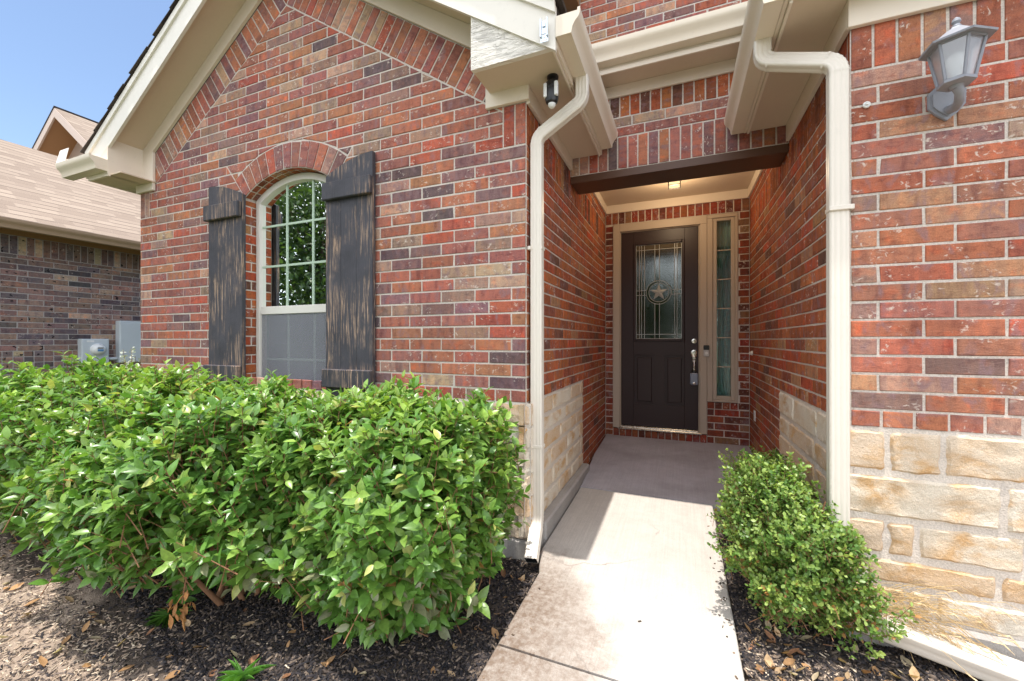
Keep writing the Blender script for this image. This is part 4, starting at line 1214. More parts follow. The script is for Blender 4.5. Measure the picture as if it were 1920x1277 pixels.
downspout('cream downspout left of the entry, kicking out over the path', [(-.545, 2.43, 2.80), (-.545, 2.43, 2.66), (lx, ly - .005, 2.475), (lx, ly, .10), (lx + .03, 2.21, -.045)], [.075, .085, .10], (0, -1, 0),
          [(1.79, lx, ly, .083, .063, (XE - .0, XE + .02, ly - .05, ly + .05)), (.565, lx, ly, .083, .063, (XE + .012, XE + .02, ly - .05, ly + .05))], True,
          [((-.60, 2.40, 2.61), (0, -1, 0))])
rx, ry = XR - .052, 2.275
downspout('cream downspout right of the entry, ending behind the boxwood', [(.385, 2.40, 2.75), (.385, 2.40, 2.635), (rx, ry + .01, 2.485), (rx, ry, .06), (rx + .05, ry - .05, .03)], [.07, .075, .05], (0, -1, 0),
          [(1.815, rx, ry, .083, .063, (XR - .02, XR - .001, ry - .03, ry + .03))], False, [((.475, 2.345, 2.575), (-.2, -1, .2)), ((.555, 2.315, 2.535), (-.2, -1, .2))])
t = thing('drain_extension', 'long ribbed cream drain pipe lying on the ground below the stone wall', 'drain pipe', (1.2, 2.13, -.1))
path, sc = fillet([(.665, 2.235, .045), (.74, 2.205, .018), (1.10, 2.140, -.028), (1.9, 1.985, -.125)], [.06, .5], 8)
mb = MB(); mb.sweep(pipe_profile(.10, .076), path, (0, -.2, 1), 0, None); mb.build('pipe', M['pipe'], t, smooth=50)
mb = MB(); mb.sweep([(x * 1.03, y * 1.03) for x, y in pipe_profile(.10, .076)], [(.770, 2.1994, .0143), (.785, 2.1967, .0124)], (0, -.2, 1)); mb.build('coupling', M['pipe'], t, smooth=50)
t = thing('downspout', 'cream downspout elbow under the far left eave corner', 'downspout', (-5.15, 2.6, 2.2), 'rain downspouts on the brick house')
path, sc = fillet([(-5.17, 2.50, 2.76), (-5.17, 2.50, 2.60), (-5.02, 2.58, 2.50), (-5.02, 2.58, -.1)], [.07, .08]); mb = MB(); mb.sweep(PP, path, (0, -1, 0), 0, sc)
mb.build('pipe', M['pipe'], t, smooth=50)

# wall lantern
t = thing('wall_lantern', 'grey six-sided coach lantern with frosted glass on the near right wall', 'lantern', (1.0, RY, 2.2))
lc = Vector((.990, 2.120, 0))
mb = MB()
pl = []
for k in range(8):
    a = math.pi / 8 + k * math.pi / 4; sx = .062 if k not in (1, 2, 5, 6) else .055
    pl.append((1.025 + sx * math.cos(a), RY - .004, 2.205 + .078 * math.sin(a)))
pl = [(1.025 - .03, RY - .003, 2.285), (1.025 - .06, RY - .003, 2.255), (1.025 - .058, RY - .003, 2.195), (1.025 - .035, RY - .003, 2.165), (1.025, RY - .003, 2.135), (1.025 + .035, RY - .003, 2.165), (1.025 + .058, RY - .003, 2.195), (1.025 + .06, RY - .003, 2.255), (1.025 + .03, RY - .003, 2.285)]
mb.prism(pl[::-1], (0, -.012, 0))
cc = Vector((1.025, 0, 2.21)); mb.prism([((p[0] - cc.x) * .8 + cc.x, RY - .0152, (p[2] - cc.z) * .8 + cc.z) for p in pl][::-1], (0, -.008, 0))
mb.lathe((1.055, RY - .015, 2.245), (0, -1, 0), [(.006, 0), (.006, .010), (.003, .012)], 12)
mb.build('back_plate', M['pewter'], t, smooth=30)
mb = MB(); mb.tube([(1.028, RY - .02, 2.175), (1.03, RY - .06, 2.165), (1.02, RY - .105, 2.165), (1.005, RY - .14, 2.185), (.993, 2.121, 2.205)], [.018, .017, .016, .015, .018], 12)
mb.lathe((.990, 2.120, 2.196), (0, 0, 1), [(.014, 0), (.022, .008), (.024, .016)], 12); mb.build('arm', M['pewter'], t, smooth=40)
def hexr(r, z, off=math.pi / 6): return [lc + Vector((math.cos(off + k * math.pi / 3) * r * .92, math.sin(off + k * math.pi / 3) * r * .92, 2.208 + (z - 2.208) * .91)) for k in range(6)]
mb = MB()
def hexstack(mb, levels):
    V = []; F = []
    for r, z in levels: V += hexr(r, z)
    for i in range(len(levels) - 1):
        for k in range(6): F.append([i * 6 + k, i * 6 + (k + 1) % 6, (i + 1) * 6 + (k + 1) % 6, (i + 1) * 6 + k])
    F += [list(range(6))[::-1], [(len(levels) - 1) * 6 + k for k in range(6)]]
    mb.add(V, F)
hexstack(mb, [(.046, 2.208), (.060, 2.214), (.060, 2.226), (.052, 2.230)])
lo, hi = hexr(.055, 2.228), hexr(.083, 2.378)
for k in range(6): mb.tube([lo[k], hi[k]], .0055, 6)
for k in range(6): mb.tube([hi[k], hi[(k + 1) % 6]], .0055, 6)
mb.build('cage', M['pewter'], t, smooth=30)
mb = MB(); hexstack(mb, [(.086, 2.380), (.114, 2.378), (.116, 2.386), (.090, 2.398), (.048, 2.432), (.024, 2.448), (.020, 2.455)])
mb.lathe(lc, (0, 0, 1), [(.013, 2.430), (.015, 2.437), (.009, 2.446), (.014, 2.455), (.011, 2.466), (.003, 2.473)], 14); mb.build('roof_cap', M['pewter'], t, smooth=30)
mb = MB(); lo, hi = hexr(.052, 2.230), hexr(.080, 2.377)
mb.add(lo + hi, [[k, (k + 1) % 6, 6 + (k + 1) % 6, 6 + k] for k in range(6)]); mb.build('glass_pane', M['frost'], t)
mb = MB(); mb.lathe(lc, (0, 0, 1), [(.013, 2.222), (.014, 2.25), (.022, 2.272), (.029, 2.296), (.026, 2.318), (.014, 2.334), (.002, 2.338)], 18); mb.build('bulb', M['white'], t, smooth=60)

# spotlight camera under the eave
t = thing('security_camera', 'black spotlight security camera hanging under the left eave', 'camera', (-.69, 2.30, BZ))
mb = MB(); mb.lathe((-.690, 2.30, BZ + .002), (0, 0, -1), [(.034, 0), (.034, .010), (.018, .018), (.014, .045)], 24); mb.build('mount', M['black'], t, smooth=40)
mb = MB(); mb.lathe((-.692, 2.288, 2.725), (0, 0, -1), [(.020, 0), (.037, .006), (.040, .02), (.040, .095), (.034, .118), (.022, .126)], 28); mb.build('housing', M['black'], t, smooth=40)
mb = MB(); mb.lathe((-.692, 2.288, 2.600), (0, 0, -1), [(.022, 0), (.021, .012), (.014, .022), (.004, .026)], 20); mb.build('motion_sensor', M['white'], t, smooth=60)
for sx in (-.030, .034):
    mb = MB(); c = Vector((-.692 + sx, 2.288 - .026, 2.668)); mb.rbox(c, Vector((1, 0, 0)), Vector((0, 1, 0)), Vector((0, 0, 1)), .010, .012, .040, .003); mb.build('light_panel', M['white'], t)
mb = MB(); mb.lathe((-.690, 2.262, 2.69), (0, -1, 0), [(.015, 0), (.015, .016), (.009, .018), (.008, .012)], 18); mb.build('lens', M['black'], t, smooth=40)

# galvanised bracket at the end of the rake board
t = MB()
bx, by = -.655, YF - .018
t.box(bx - .022, bx + .022, by - .003, by, 2.775, 2.815, .001)
for s_ in (-1, 1): t.box(bx + s_ * .017 - .004, bx + s_ * .017 + .004, by - .014, by - .0032, 2.80, 2.895, .001)
t.box(bx - .012, bx + .012, by - .006, by - .0033, 2.816, 2.885, .001); t.box(bx - .008, bx + .008, by - .012, by - .0062, 2.85, 2.872, .001)
for dx in (-.013, 0, .013): t.lathe((bx + dx, by - .003, 2.787 + (.012 if dx == 0 else 0)), (0, -1, 0), [(.003, 0), (.003, .002), (.001, .003)], 8)
tag(t.build('flag_bracket', M['galv']), 'small galvanised steel bracket screwed to the end of the cream rake board', 'bracket')

# porch ceiling light
t = thing('ceiling_light', 'small square lit lamp with black frame on the porch ceiling', 'light', (-.055, 4.5, 2.905))
mb = MB(); mb.box(-.115, .005, 4.44, 4.56, 2.885, 2.9045, .004)
for sx in (-.115, -.003):
    for sy in (4.44, 4.552): mb.box(sx, sx + .008, sy, sy + .008, 2.795, 2.8845, .001)
for z in (2.795, 2.838): mb.box(-.1065, -.0035, 4.440, 4.4475, z, z + .007, .001); mb.box(-.1065, -.0035, 4.5525, 4.56, z, z + .007, .001)
mb.build('frame', M['black'], t)
mb = MB(); mb.box(-.105, -.005, 4.45, 4.55, 2.80, 2.884, .003); mb.build('lamp_glass', M['lamp'], t)
pl_d = bpy.data.lights.new('porch_lamp', 'POINT'); pl_d.energy = 6.0; pl_d.color = (1.0, 0.74, 0.46); pl_d.shadow_soft_size = .06
link(bpy.data.objects.new('porch_lamp', pl_d)).location = (-.055, 4.5, 2.73)

# doorbell, lockbox, small wall fittings
t = thing('doorbell', 'slim video doorbell, black above and silver below, beside the front door', 'doorbell', (.318, BY, 1.1))
bx = .278
mb = MB(); mb.box(bx - .030, bx + .030, BY - .036, BY - .0125, 1.112, 1.165, .005); mb.build('camera_window', M['black'], t)
mb = MB(); mb.box(bx - .030, bx + .030, BY - .036, BY - .0125, 1.036, 1.1115, .005); mb.build('face_plate', M['silver'], t)
mb = MB(); mb.lathe((bx, BY - .036, 1.075), (0, -1, 0), [(.016, 0), (.016, .002), (.013, .003), (.011, .001)], 20); mb.build('button', M['white'], t, smooth=40)
t = thing('key_lockbox', 'blue-grey key lockbox hanging from the front door handle', 'lockbox', (hx, dy0 - .06, .72))
mb = MB(); mb.box(hx - .042, hx + .042, dy0 - .085, dy0 - .035, .705, .845, .012); mb.box(hx - .034, hx + .034, dy0 - .092, dy0 - .0855, .745, .835, .004); mb.build('case', M['lockbox'], t)
mb = MB(); mb.lathe((hx, dy0 - .0855, .728), (0, -1, 0), [(.014, 0), (.014, .006), (.010, .008)], 16); mb.build('dial', M['steel'], t, smooth=40)
mb = MB(); mb.tube([(hx - .022, dy0 - .06, .84), (hx - .022, dy0 - .06, .885), (hx - .012, dy0 - .06, .905), (hx + .012, dy0 - .06, .905), (hx + .022, dy0 - .06, .885), (hx + .022, dy0 - .06, .84)], .006, 10); mb.build('shackle', M['black'], t, smooth=50)
mb = MB(); mb.lathe((.762, RY - .002, 2.262), (0, -1, 0), [(.014, 0), (.014, .006), (.011, .009), (.007, .006)], 18); mb.box(.7565, .7675, RY - .016, RY - .008, 2.26, 2.265, .001)
tag(mb.build('cable_clip', M['white'], smooth=40), 'round white plastic clip on the brick left of the lantern', 'clip')
mb = MB(); mb.lathe((XR - .002, 5.00, 1.085), (-1, 0, 0), [(.026, 0), (.026, .006), (.016, .018), (.018, .028), (.004, .034)], 18)
tag(mb.build('wall_hook', M['fascia'], smooth=40), 'small cream knob on the porch brick beside the sidelight', 'hook')
t = thing('outlet', 'small white outlet low on the porch side wall', 'outlet', (XR, 4.85, .42))
mb = MB(); mb.box(XR - .010, XR - .001, 4.80, 4.88, .39, .50, .003); mb.build('cover_plate', M['white'], t)
for z in (.425, .465):
    mb = MB(); mb.box(XR - .013, XR - .0102, 4.825, 4.855, z - .012, z + .012, .002); mb.build('socket', M['silver'], t)

# ------------------------------------------------------------------ ground, path, porch slab
def wz(y):                         # walking surface
    if y >= 3.5: return -0.045 + (y - 3.5) * 0.09 / 1.7
    return -0.045 - (3.5 - y) * 0.026
def gz(x, y):
    base = -0.125 - 0.030 * (2.3 - min(y, 2.3)) if y > -1 else -0.224 + 0.03 * (y + 1)
    if y < -1: base = -0.224 + 0.03 * max(y + 1, -12)
    if y > 2.3: base = -0.125
    if x > .2: base = -0.095 - 0.02 * max(0, 2.3 - max(y, -1)) + (0 if y > -1 else base + .224)
    n = 0.018 * noise.noise(Vector((x * 2.1, y * 2.1, 0))) + 0.010 * noise.noise(Vector((x * 7, y * 7, 3)))
    k = 1.0
    if -0.74 < x < 0.24: n -= 0.05
    return base + n * k
xs = [-150, -80, -40, -20, -12] + [-9 + .09 * i for i in range(int(12.5 / .09))] + [3.6, 5, 8, 14, 30, 80, 150]
ys = [-150, -80, -40, -20, -12, -8, -5, -3, -1.5, -.6] + [-.3 + .09 * i for i in range(31)] + [2.6, 3, 4, 6, 10, 20, 60, 150]
V = [(x, y, gz(x, y)) for y in ys for x in xs]; nX = len(xs)
mb = MB(); mb.add(V, [[j * nX + i, j * nX + i + 1, (j + 1) * nX + i + 1, (j + 1) * nX + i] for j in range(len(ys) - 1) for i in range(nX - 1)])
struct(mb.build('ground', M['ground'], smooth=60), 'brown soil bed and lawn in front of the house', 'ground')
def paving(name, edges, mat, label, cat, thick=.14, rnd=.012):
    """edges: list of (y, x_left, x_right); rounded long edges"""
    mb = MB(); V = []
    for y, a, b in edges:
        z = wz(y)
        V += [(a, y, z - thick), (a, y, z - rnd), (a + rnd * .35, y, z - rnd * .3), (a + rnd, y, z), (b - rnd, y, z), (b - rnd * .35, y, z - rnd * .3), (b, y, z - rnd), (b, y, z - thick)]
    n = 8; F = [[j * n + i, j * n + i + 1, (j + 1) * n + i + 1, (j + 1) * n + i] for j in range(len(edges) - 1) for i in range(n - 1)]
    F = [f[::-1] for f in F] + [list(range(n)), [(len(edges) - 1) * n + i for i in range(n)][::-1]]
    mb.add(V, F); return struct(mb.build(name, mat, smooth=40), label, cat)
def xl(y): return -0.735 if y < 2.18 else (-0.735 - (y - 2.18) / .2 * .062 if y < 2.38 else -0.797)
paving('walkway', [(y, xl(y), .232) for y in (1.615, 1.9, 2.18, 2.25, 2.38, 2.8, 3.2, 3.480)], M['concrete'], 'pale concrete path leading up to the porch, stained brown at its left edge', 'path')
paving('walkway_approach', [(y, -.735, .232) for y in (-4, -1, 0.5, 1.0, 1.603)], M['concrete'], 'nearest panel of the pale concrete path, beyond a cracked joint', 'path')
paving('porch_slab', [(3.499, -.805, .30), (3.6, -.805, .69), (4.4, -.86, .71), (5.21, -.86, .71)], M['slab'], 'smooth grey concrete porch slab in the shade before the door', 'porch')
mb = MB(); mb.box(2.6, 9, -14, 2.1, -.4, -.16, .02); struct(mb.build('driveway', M['drive']), 'concrete driveway at the right of the garage', 'driveway')

# ------------------------------------------------------------------ plants (leaves placed by numpy)
def quads_mesh(name, V, F, C, mat, parent=None, smooth=True):
    me = bpy.data.meshes.new(name); nv, nf, k = len(V), len(F), F.shape[1]
    me.vertices.add(nv); me.vertices.foreach_set('co', V.astype(np.float32).ravel())
    me.loops.add(nf * k); me.loops.foreach_set('vertex_index', F.astype(np.int32).ravel())
    me.polygons.add(nf); me.polygons.foreach_set('loop_start', np.arange(0, nf * k, k, dtype=np.int32))
    me.materials.append(mat)
    a = me.attributes.new('bcol', 'FLOAT_COLOR', 'POINT'); a.data.foreach_set('color', np.c_[C, np.ones(nv)].astype(np.float32).ravel())
    if smooth: me.polygons.foreach_set('use_smooth', np.ones(nf, dtype=bool))
    me.update(calc_edges=True); me.validate()
    return link(bpy.data.objects.new(name, me), parent)
def norm(a): return a / np.maximum(1e-9, np.linalg.norm(a, axis=1, keepdims=True))
def leaf_template(prof, fold=0.18, droop=0.22):
    """prof: (t, half width); three verts per station, folded on the midrib and arched along it"""
    T = []
    for t, w in prof:
        z = -droop * t * t
        T += [(-w, t, z + fold * w), (0, t, z), (w, t, z + fold * w)]
    F = []
    for i in range(len(prof) - 1):
        a = i * 3; b = a + 3
        F += [[a, a + 1, b + 1, b], [a + 1, a + 2, b + 2, b + 1]]
    return np.array(T), np.array(F)
def place(T, F, P, D, N, L, Wd, C):
    D = norm(D); N = norm(N - D * (N * D).sum(1, keepdims=True)); X = np.cross(D, N)
    n, k = len(P), len(T)
    V = P[:, None, :] + X[:, None, :] * (T[None, :, 0:1] * (L * Wd)[:, None, None]) + D[:, None, :] * (T[None, :, 1:2] * L[:, None, None]) + N[:, None, :] * (T[None, :, 2:3] * L[:, None, None])
    Fs = (F[None] + (np.arange(n) * k)[:, None, None]).reshape(-1, F.shape[1])
    return V.reshape(-1, 3), Fs, np.repeat(C, k, axis=0)
PRIVET = leaf_template([(0, .012), (.10, .10), (.30, .225), (.52, .245), (.76, .15), (.92, .05), (1.0, .004)], .30, .20)
BOXL = leaf_template([(0, .02), (.3, .28), (.7, .33), (1.0, .08)], .22, .1)
DRYL = leaf_template([(0, .02), (.25, .24), (.55, .26), (.85, .12), (1.0, .01)], .55, -.35)

def privet(label, cx, cy, hx, hy, z0, z1, n_shoots, base, seed, top_tilt=0.0, low_cut=None, gaps=()):
    rg = np.random.default_rng(seed)
    t = thing('privet_shrub', label, 'shrub', base, 'clipped privet shrubs in front of the gable wall')
    P = []; D = []; N = []; L = []; C = []
    zc, hz = (z0 + z1) / 2, (z1 - z0) / 2
    tw = MB(); cnt = 0
    while cnt < n_shoots:
        # a point on a boxy super-ellipsoid, with some shoots deeper inside
        d = rg.normal(size=3); d /= np.linalg.norm(d); e = 3.4
        s = (abs(d[0]) ** e + abs(d[1]) ** e + abs(d[2]) ** e) ** (-1 / e)
        q = d * s; depth = 1.0 - abs(rg.normal(0, .13)) if rg.random() < .80 else rg.uniform(.35, .85)
        p = q * depth
        g = np.array([abs(q[0]) ** (e - 1) * np.sign(q[0]) / hx, abs(q[1]) ** (e - 1) * np.sign(q[1]) / hy, abs(q[2]) ** (e - 1) * np.sign(q[2]) / hz]); g /= np.linalg.norm(g)
        pos = np.array([cx + p[0] * hx, cy + p[1] * hy, zc + p[2] * hz])
        # lumpy outline, thin and tucked-in at the foot
        lump = noise.noise(Vector(pos * 3.1) + Vector((seed, 0, 0))) * .15 + noise.noise(Vector(pos * 8.0) + Vector((0, seed, 0))) * .10
        pos += g * lump
        low = (pos[2] - z0) / (z1 - z0)
        if low < .35:
            tuck = (.35 - low) / .35
            pos[0] += (base[0] - pos[0]) * .36 * tuck; pos[1] += (base[1] - pos[1]) * .26 * tuck
            if rg.random() < .66 * tuck: continue
        if pos[1] > GY - .09: continue
        skip = False
        for gp in gaps:
            if np.linalg.norm((pos - np.array(gp[:3])) / np.array([gp[3], .5, gp[3] * .7])) < 1 and rg.random() < .9: skip = True
        if skip: continue
        cnt += 1
        dr = g * .65 + np.array([0, 0, .9]) + rg.normal(0, .38, 3); dr /= np.linalg.norm(dr)
        ln = rg.uniform(.10, .25); start = pos - dr * ln * .75
        npair = rg.integers(3, 6); a0 = rg.uniform(0, math.pi)
        side = np.cross(dr, rg.normal(size=3)); side /= np.linalg.norm(side); bi = np.cross(dr, side)
        young_lit = rg.random() ** 1.6; young_lit = young_lit * (.35 + .65 * max(0, low))  # new growth, plus a yellower top painted in as if sunlit
        for k in range(npair + 1):
            f = k / npair; pt = start + dr * ln * (.2 + .8 * f)
            a = a0 + k * math.pi / 2
            ax = side * math.cos(a) + bi * math.sin(a)
            for sg in ((1, -1) if k < npair else (1, -1)):
                out = ax * sg
                ld = out * (.95 - .25 * f) + dr * (.35 + .55 * f) + np.array([0, 0, -.10]) + rg.normal(0, .16, 3)
                nn = dr * 1.0 - out * .35 + np.array([0, 0, .35]) + g * .3 + rg.normal(0, .22, 3)
                P.append(pt); D.append(ld); N.append(nn)
                L.append(rg.uniform(.042, .088) * (1.0 if f < .85 else .74))
                y = young_lit * (.4 + .6 * f)
                old = np.array([.100, .220, .040]); new = np.array([.33, .46, .095]); c = old * (1 - y) + new * y
                if rg.random() < .03: c = np.array([.40, .42, .12])
                if low < .4 and rg.random() < .16: c = np.array([.26, .27, .15])
                if rg.random() < .006: c = np.array([.36, .19, .07])
                C.append(c * rg.uniform(.8, 1.22))
        tw.tube([start - dr * .03, start + dr * ln * .5, start + dr * ln], [.0026, .002, .0012], 4)
    P, D, N, L, C = map(np.array, (P, D, N, L, C))
    V, F, CC = place(*PRIVET, P, D, N, L, np.full(len(L), .98), C)
    quads_mesh('foliage', V, F, CC, M['leaf'], t)
    st = MB(); bz = gz(base[0], base[1]) - .03; rr = random.Random(seed)
    for k in range(9):
        a = rr.uniform(0, 2 * math.pi); e = rr.uniform(.45, .95)
        tip = Vector((cx + math.cos(a) * hx * e, cy + math.sin(a) * hy * e, z0 + (z1 - z0) * rr.uniform(.55, .92)))
        b = Vector((base[0] + rr.uniform(-.13, .13), base[1] + rr.uniform(-.10, .10), bz))
        m1 = b.lerp(tip, .3) + Vector((rr.uniform(-.05, .05), rr.uniform(-.05, .05), .02)); m2 = b.lerp(tip, .65) + Vector((rr.uniform(-.06, .06), rr.uniform(-.06, .06), .03))
        st.tube([b, m1, m2, tip], [.015, .011, .008, .003], 8)
        for j in range(5):
            q = m1.lerp(m2, rr.random()); w = q + Vector((rr.uniform(-.3, .3), rr.uniform(-.28, .1), rr.uniform(-.05, .25)))
            st.tube([q, q.lerp(w, .5) + Vector((rr.uniform(-.03, .03), 0, .03)), w], [.005, .0035, .0015], 6)
    st.build('branches', M['stem'], t, smooth=60)
    tw.build('twigs', M['stem'], t, smooth=60)

privet('nearest privet shrub with fresh green shoots, beside the concrete path', -1.35, 1.72, .56, .47, -.13, .90, 2200, (-1.25, 1.66, -.15), 3)
privet('middle privet shrub with bare orange branches low down, below the arched window', -2.45, 1.54, .80, .58, -.09, .935, 2600, (-2.15, 1.47, -.15), 4, gaps=((-2.02, 1.18, .06, .36), (-2.6, 1.1, .0, .24)))
privet('farthest left privet shrub, below the corner of the neighbouring wall', -4.10, 1.60, .98, .60, -.05, .96, 2450, (-3.85, 1.55, -.16), 5)

def boxwood(label, cx, cy, hx, hy, z0, z1, n, base, seed, lobes=(), tone=1.0):
    rg = np.random.default_rng(seed)
    t = thing('boxwood_shrub', label, 'shrub', base, 'small round-leaved boxwoods beside the path')
    ell = [(cx, cy, (z0 + z1) / 2, hx, hy, (z1 - z0) / 2, 1.0)] + list(lobes)
    wts = np.array([e[3] * e[4] + e[4] * e[5] + e[3] * e[5] for e in ell]); wts = wts / wts.sum()
    P = []; D = []; N = []; L = []; C = []; tw = MB()
    for i in range(n):
        e = ell[rg.choice(len(ell), p=wts)]
        d = rg.normal(size=3); d /= np.linalg.norm(d); dep = 1 - abs(rg.normal(0, .12)) if rg.random() < .8 else rg.uniform(.4, .85)
        pos = np.array([e[0] + d[0] * e[3] * dep, e[1] + d[1] * e[4] * dep, e[2] + d[2] * e[5] * dep])
        pos += d * .13 * noise.noise(Vector(pos * 6.0)) + d * .09 * noise.noise(Vector(pos * 15.0))
        low = (pos[2] - z0) / (z1 - z0)
        if low < .22 and rg.random() < .5: continue
        dr = d * .8 + np.array([0, 0, .55]) + rg.normal(0, .35, 3); dr /= np.linalg.norm(dr)
        ln = rg.uniform(.05, .105); st = pos - dr * ln * .7; npair = rg.integers(4, 7)
        side = np.cross(dr, rg.normal(size=3)); side /= np.linalg.norm(side); bi = np.cross(dr, side)
        y0_ = rg.random() ** 1.4
        for k in range(npair):
            f = k / (npair - 1); a = k * math.pi / 2 + i
            ax = side * math.cos(a) + bi * math.sin(a)
            for sg in (1, -1):
                P.append(st + dr * ln * f); D.append(ax * sg * .8 + dr * (.45 + .5 * f) + rg.normal(0, .2, 3)); N.append(dr - ax * sg * .3 + np.array([0, 0, .3]) + rg.normal(0, .3, 3))
                L.append(rg.uniform(.0135, .0225)); y = y0_ * (.3 + .7 * f)
                c = np.array([.100, .200, .040]) * (1 - y) + np.array([.38, .48, .12]) * y
                if low < .45 and rg.random() < .05: c = np.array([.42, .21, .07])
                C.append(c * rg.uniform(.8, 1.2) * tone)
        if i % 2 == 0: tw.tube([st - dr * .05, st + dr * ln], [.0016, .0008], 4)
    P, D, N, L, C = map(np.array, (P, D, N, L, C))
    V, F, CC = place(*BOXL, P, D, N, L, np.full(len(L), 1.0), C)
    quads_mesh('foliage', V, F, CC, M['box_leaf'], t)
    rr = random.Random(seed); bz = gz(base[0], base[1]) - .03
    for k in range(8):
        a = rr.uniform(0, 6.28); tip = Vector((cx + math.cos(a) * hx * .7, cy + math.sin(a) * hy * .7, z0 + (z1 - z0) * rr.uniform(.5, .9)))
        b = Vector((base[0] + rr.uniform(-.03, .03), base[1] + rr.uniform(-.03, .03), bz)); m = b.lerp(tip, .45) + Vector((rr.uniform(-.04, .04), rr.uniform(-.04, .04), .03))
        tw.tube([b, m, tip], [.011, .008, .003], 6)
    tw.build('branches', M['stem'], t, smooth=60)
boxwood('front boxwood shrub in the sun, ragged and browning low on its right', .455, 2.24, .205, .25, -.08, .60, 3600, (.46, 2.26, -.1), 21,
        [(.575, 2.12, .18, .14, .10, .17, 1), (.67, 2.125, .09, .10, .07, .07, .8), (.645, 2.12, .37, .085, .06, .07, .6), (.41, 2.09, .12, .13, .10, .14, 1), (.39, 2.34, .43, .13, .18, .14, 1)])
boxwood('rear boxwood shrub in the shade, against the stone of the entry wall', .455, 2.80, .18, .27, -.08, .545, 2100, (.46, 2.80, -.1), 22, tone=.95)

# pale twig plant at the far left corner of the house
t = thing('silver_plant', 'thin silvery-leaved plant at the far left corner of the brick house', 'plant', (-5.42, 2.50, -.13))
rg = np.random.default_rng(5); P = []; D = []; N = []; mb = MB()
for k in range(9):
    a = rg.uniform(0, 6.28); tip = np.array([-5.42 + math.cos(a) * rg.uniform(.02, .13), 2.50 + math.sin(a) * .10, rg.uniform(.95, 1.16)])
    b = np.array([-5.42, 2.50, -.15]); mb.tube([b, b * .5 + tip * .5 + np.array([.02, 0, .1]), tip], [.006, .004, .0015], 5)
    for j in range(60):
        f = rg.uniform(.55, 1); P.append(b + (tip - b) * f + rg.normal(0, .012, 3)); D.append(rg.normal(0, 1, 3) + np.array([0, 0, .6])); N.append(rg.normal(0, 1, 3) + np.array([0, -.6, .6]))
mb.build('stems', M['stem'], t)
P, D, N = map(np.array, (P, D, N)); V, F, CC = place(*BOXL, P, D, N, rg.uniform(.016, .03, len(P)), np.ones(len(P)), np.tile([.55, .57, .48], (len(P), 1)) * rg.uniform(.7, 1.2, (len(P), 1)))
quads_mesh('foliage', V, F, CC, M['box_leaf'], t)

# weeds, grass tufts, straw
def tuft(name, label, cat, x, y, n, ln, wd, col, spread, mat='blade', up=1.0, group=None, z=None):
    rg = np.random.default_rng(int(abs(x * 1000) + abs(y * 100)) % 9999); P = []; D = []; N = []
    zz = gz(x, y) if z is None else z
    for k in range(n):
        a = rg.uniform(0, 6.28); d = np.array([math.cos(a) * spread, math.sin(a) * spread, up]) + rg.normal(0, .2, 3)
        P.append([x + math.cos(a) * .01 * rg.random(), y + math.sin(a) * .01 * rg.random(), zz - .004]); D.append(d); N.append([-math.cos(a) * up, -math.sin(a) * up, spread + .4])
    P, D, N = map(np.array, (P, D, N)); L = rg.uniform(ln * .55, ln, n)
    T = leaf_template([(0, .5), (.3, .9), (.6, .75), (.85, .4), (1, .03)], .3, .45)
    C = np.tile(col, (n, 1)) * rg.uniform(.7, 1.3, (n, 1))
    V, F, CC = place(*T, P, D, N, L, np.full(n, wd), C)
    return tag(quads_mesh(name, V, F, CC, M[mat]), label, cat, group)
tuft('weed', 'narrow-leaved green weed in dark mulch in front of the middle shrub', 'weed', -1.62, 1.10, 22, .12, .055, [.10, .24, .04], .8)
tuft('weed', 'wispy pale weed at the near edge of the mulch below the nearest shrub', 'weed', -1.17, 1.17, 40, .075, .03, [.16, .22, .07], .9)
tuft('grass_tuft', 'short green grass tuft under the middle shrub', 'grass', -2.33, 1.22, 70, .10, .03, [.09, .20, .035], 1.1)
rg = np.random.default_rng(77); mb = MB()
for k in range(85):
    b = Vector((.84 + rg.normal(0, .05), 2.19 + rg.normal(0, .02), .03 + rg.uniform(0, .16)))
    a = rg.normal(-.15, .55); ln = rg.uniform(.12, .30); d = Vector((math.cos(a) * .95, -abs(rg.normal(.12, .15)), math.sin(a) * .6 + .10)).normalized()
    p1 = b + d * ln * .5 + Vector((0, 0, .02)); p2 = b + d * ln + Vector((0, 0, -rg.uniform(.0, .09))); p3 = p2 + Vector((d.x * .03, -.005, -.03))
    p = [b, p1, p2, p3]; g_ = rg.uniform(.75, 1.2)
    mb.tube(p, [.0011, .0010, .0008, .0004], 4, 0, (.58 * g_, .41 * g_, .20 * g_))
    if rg.random() < .35: mb.tube([p2 - d * .03, p2, p3], [.0012, .0034, .0006], 5, 0, (.66 * g_, .50 * g_, .30 * g_))
tag(mb.build('dry_grass', M['chip']), 'tuft of bleached dry grass against the stone right of the boxwood', 'grass')
tuft('weed', 'small grey-green weed in the mulch below the drain pipe', 'weed', .64, 1.66, 20, .06, .16, [.10, .14, .05], 1.2)

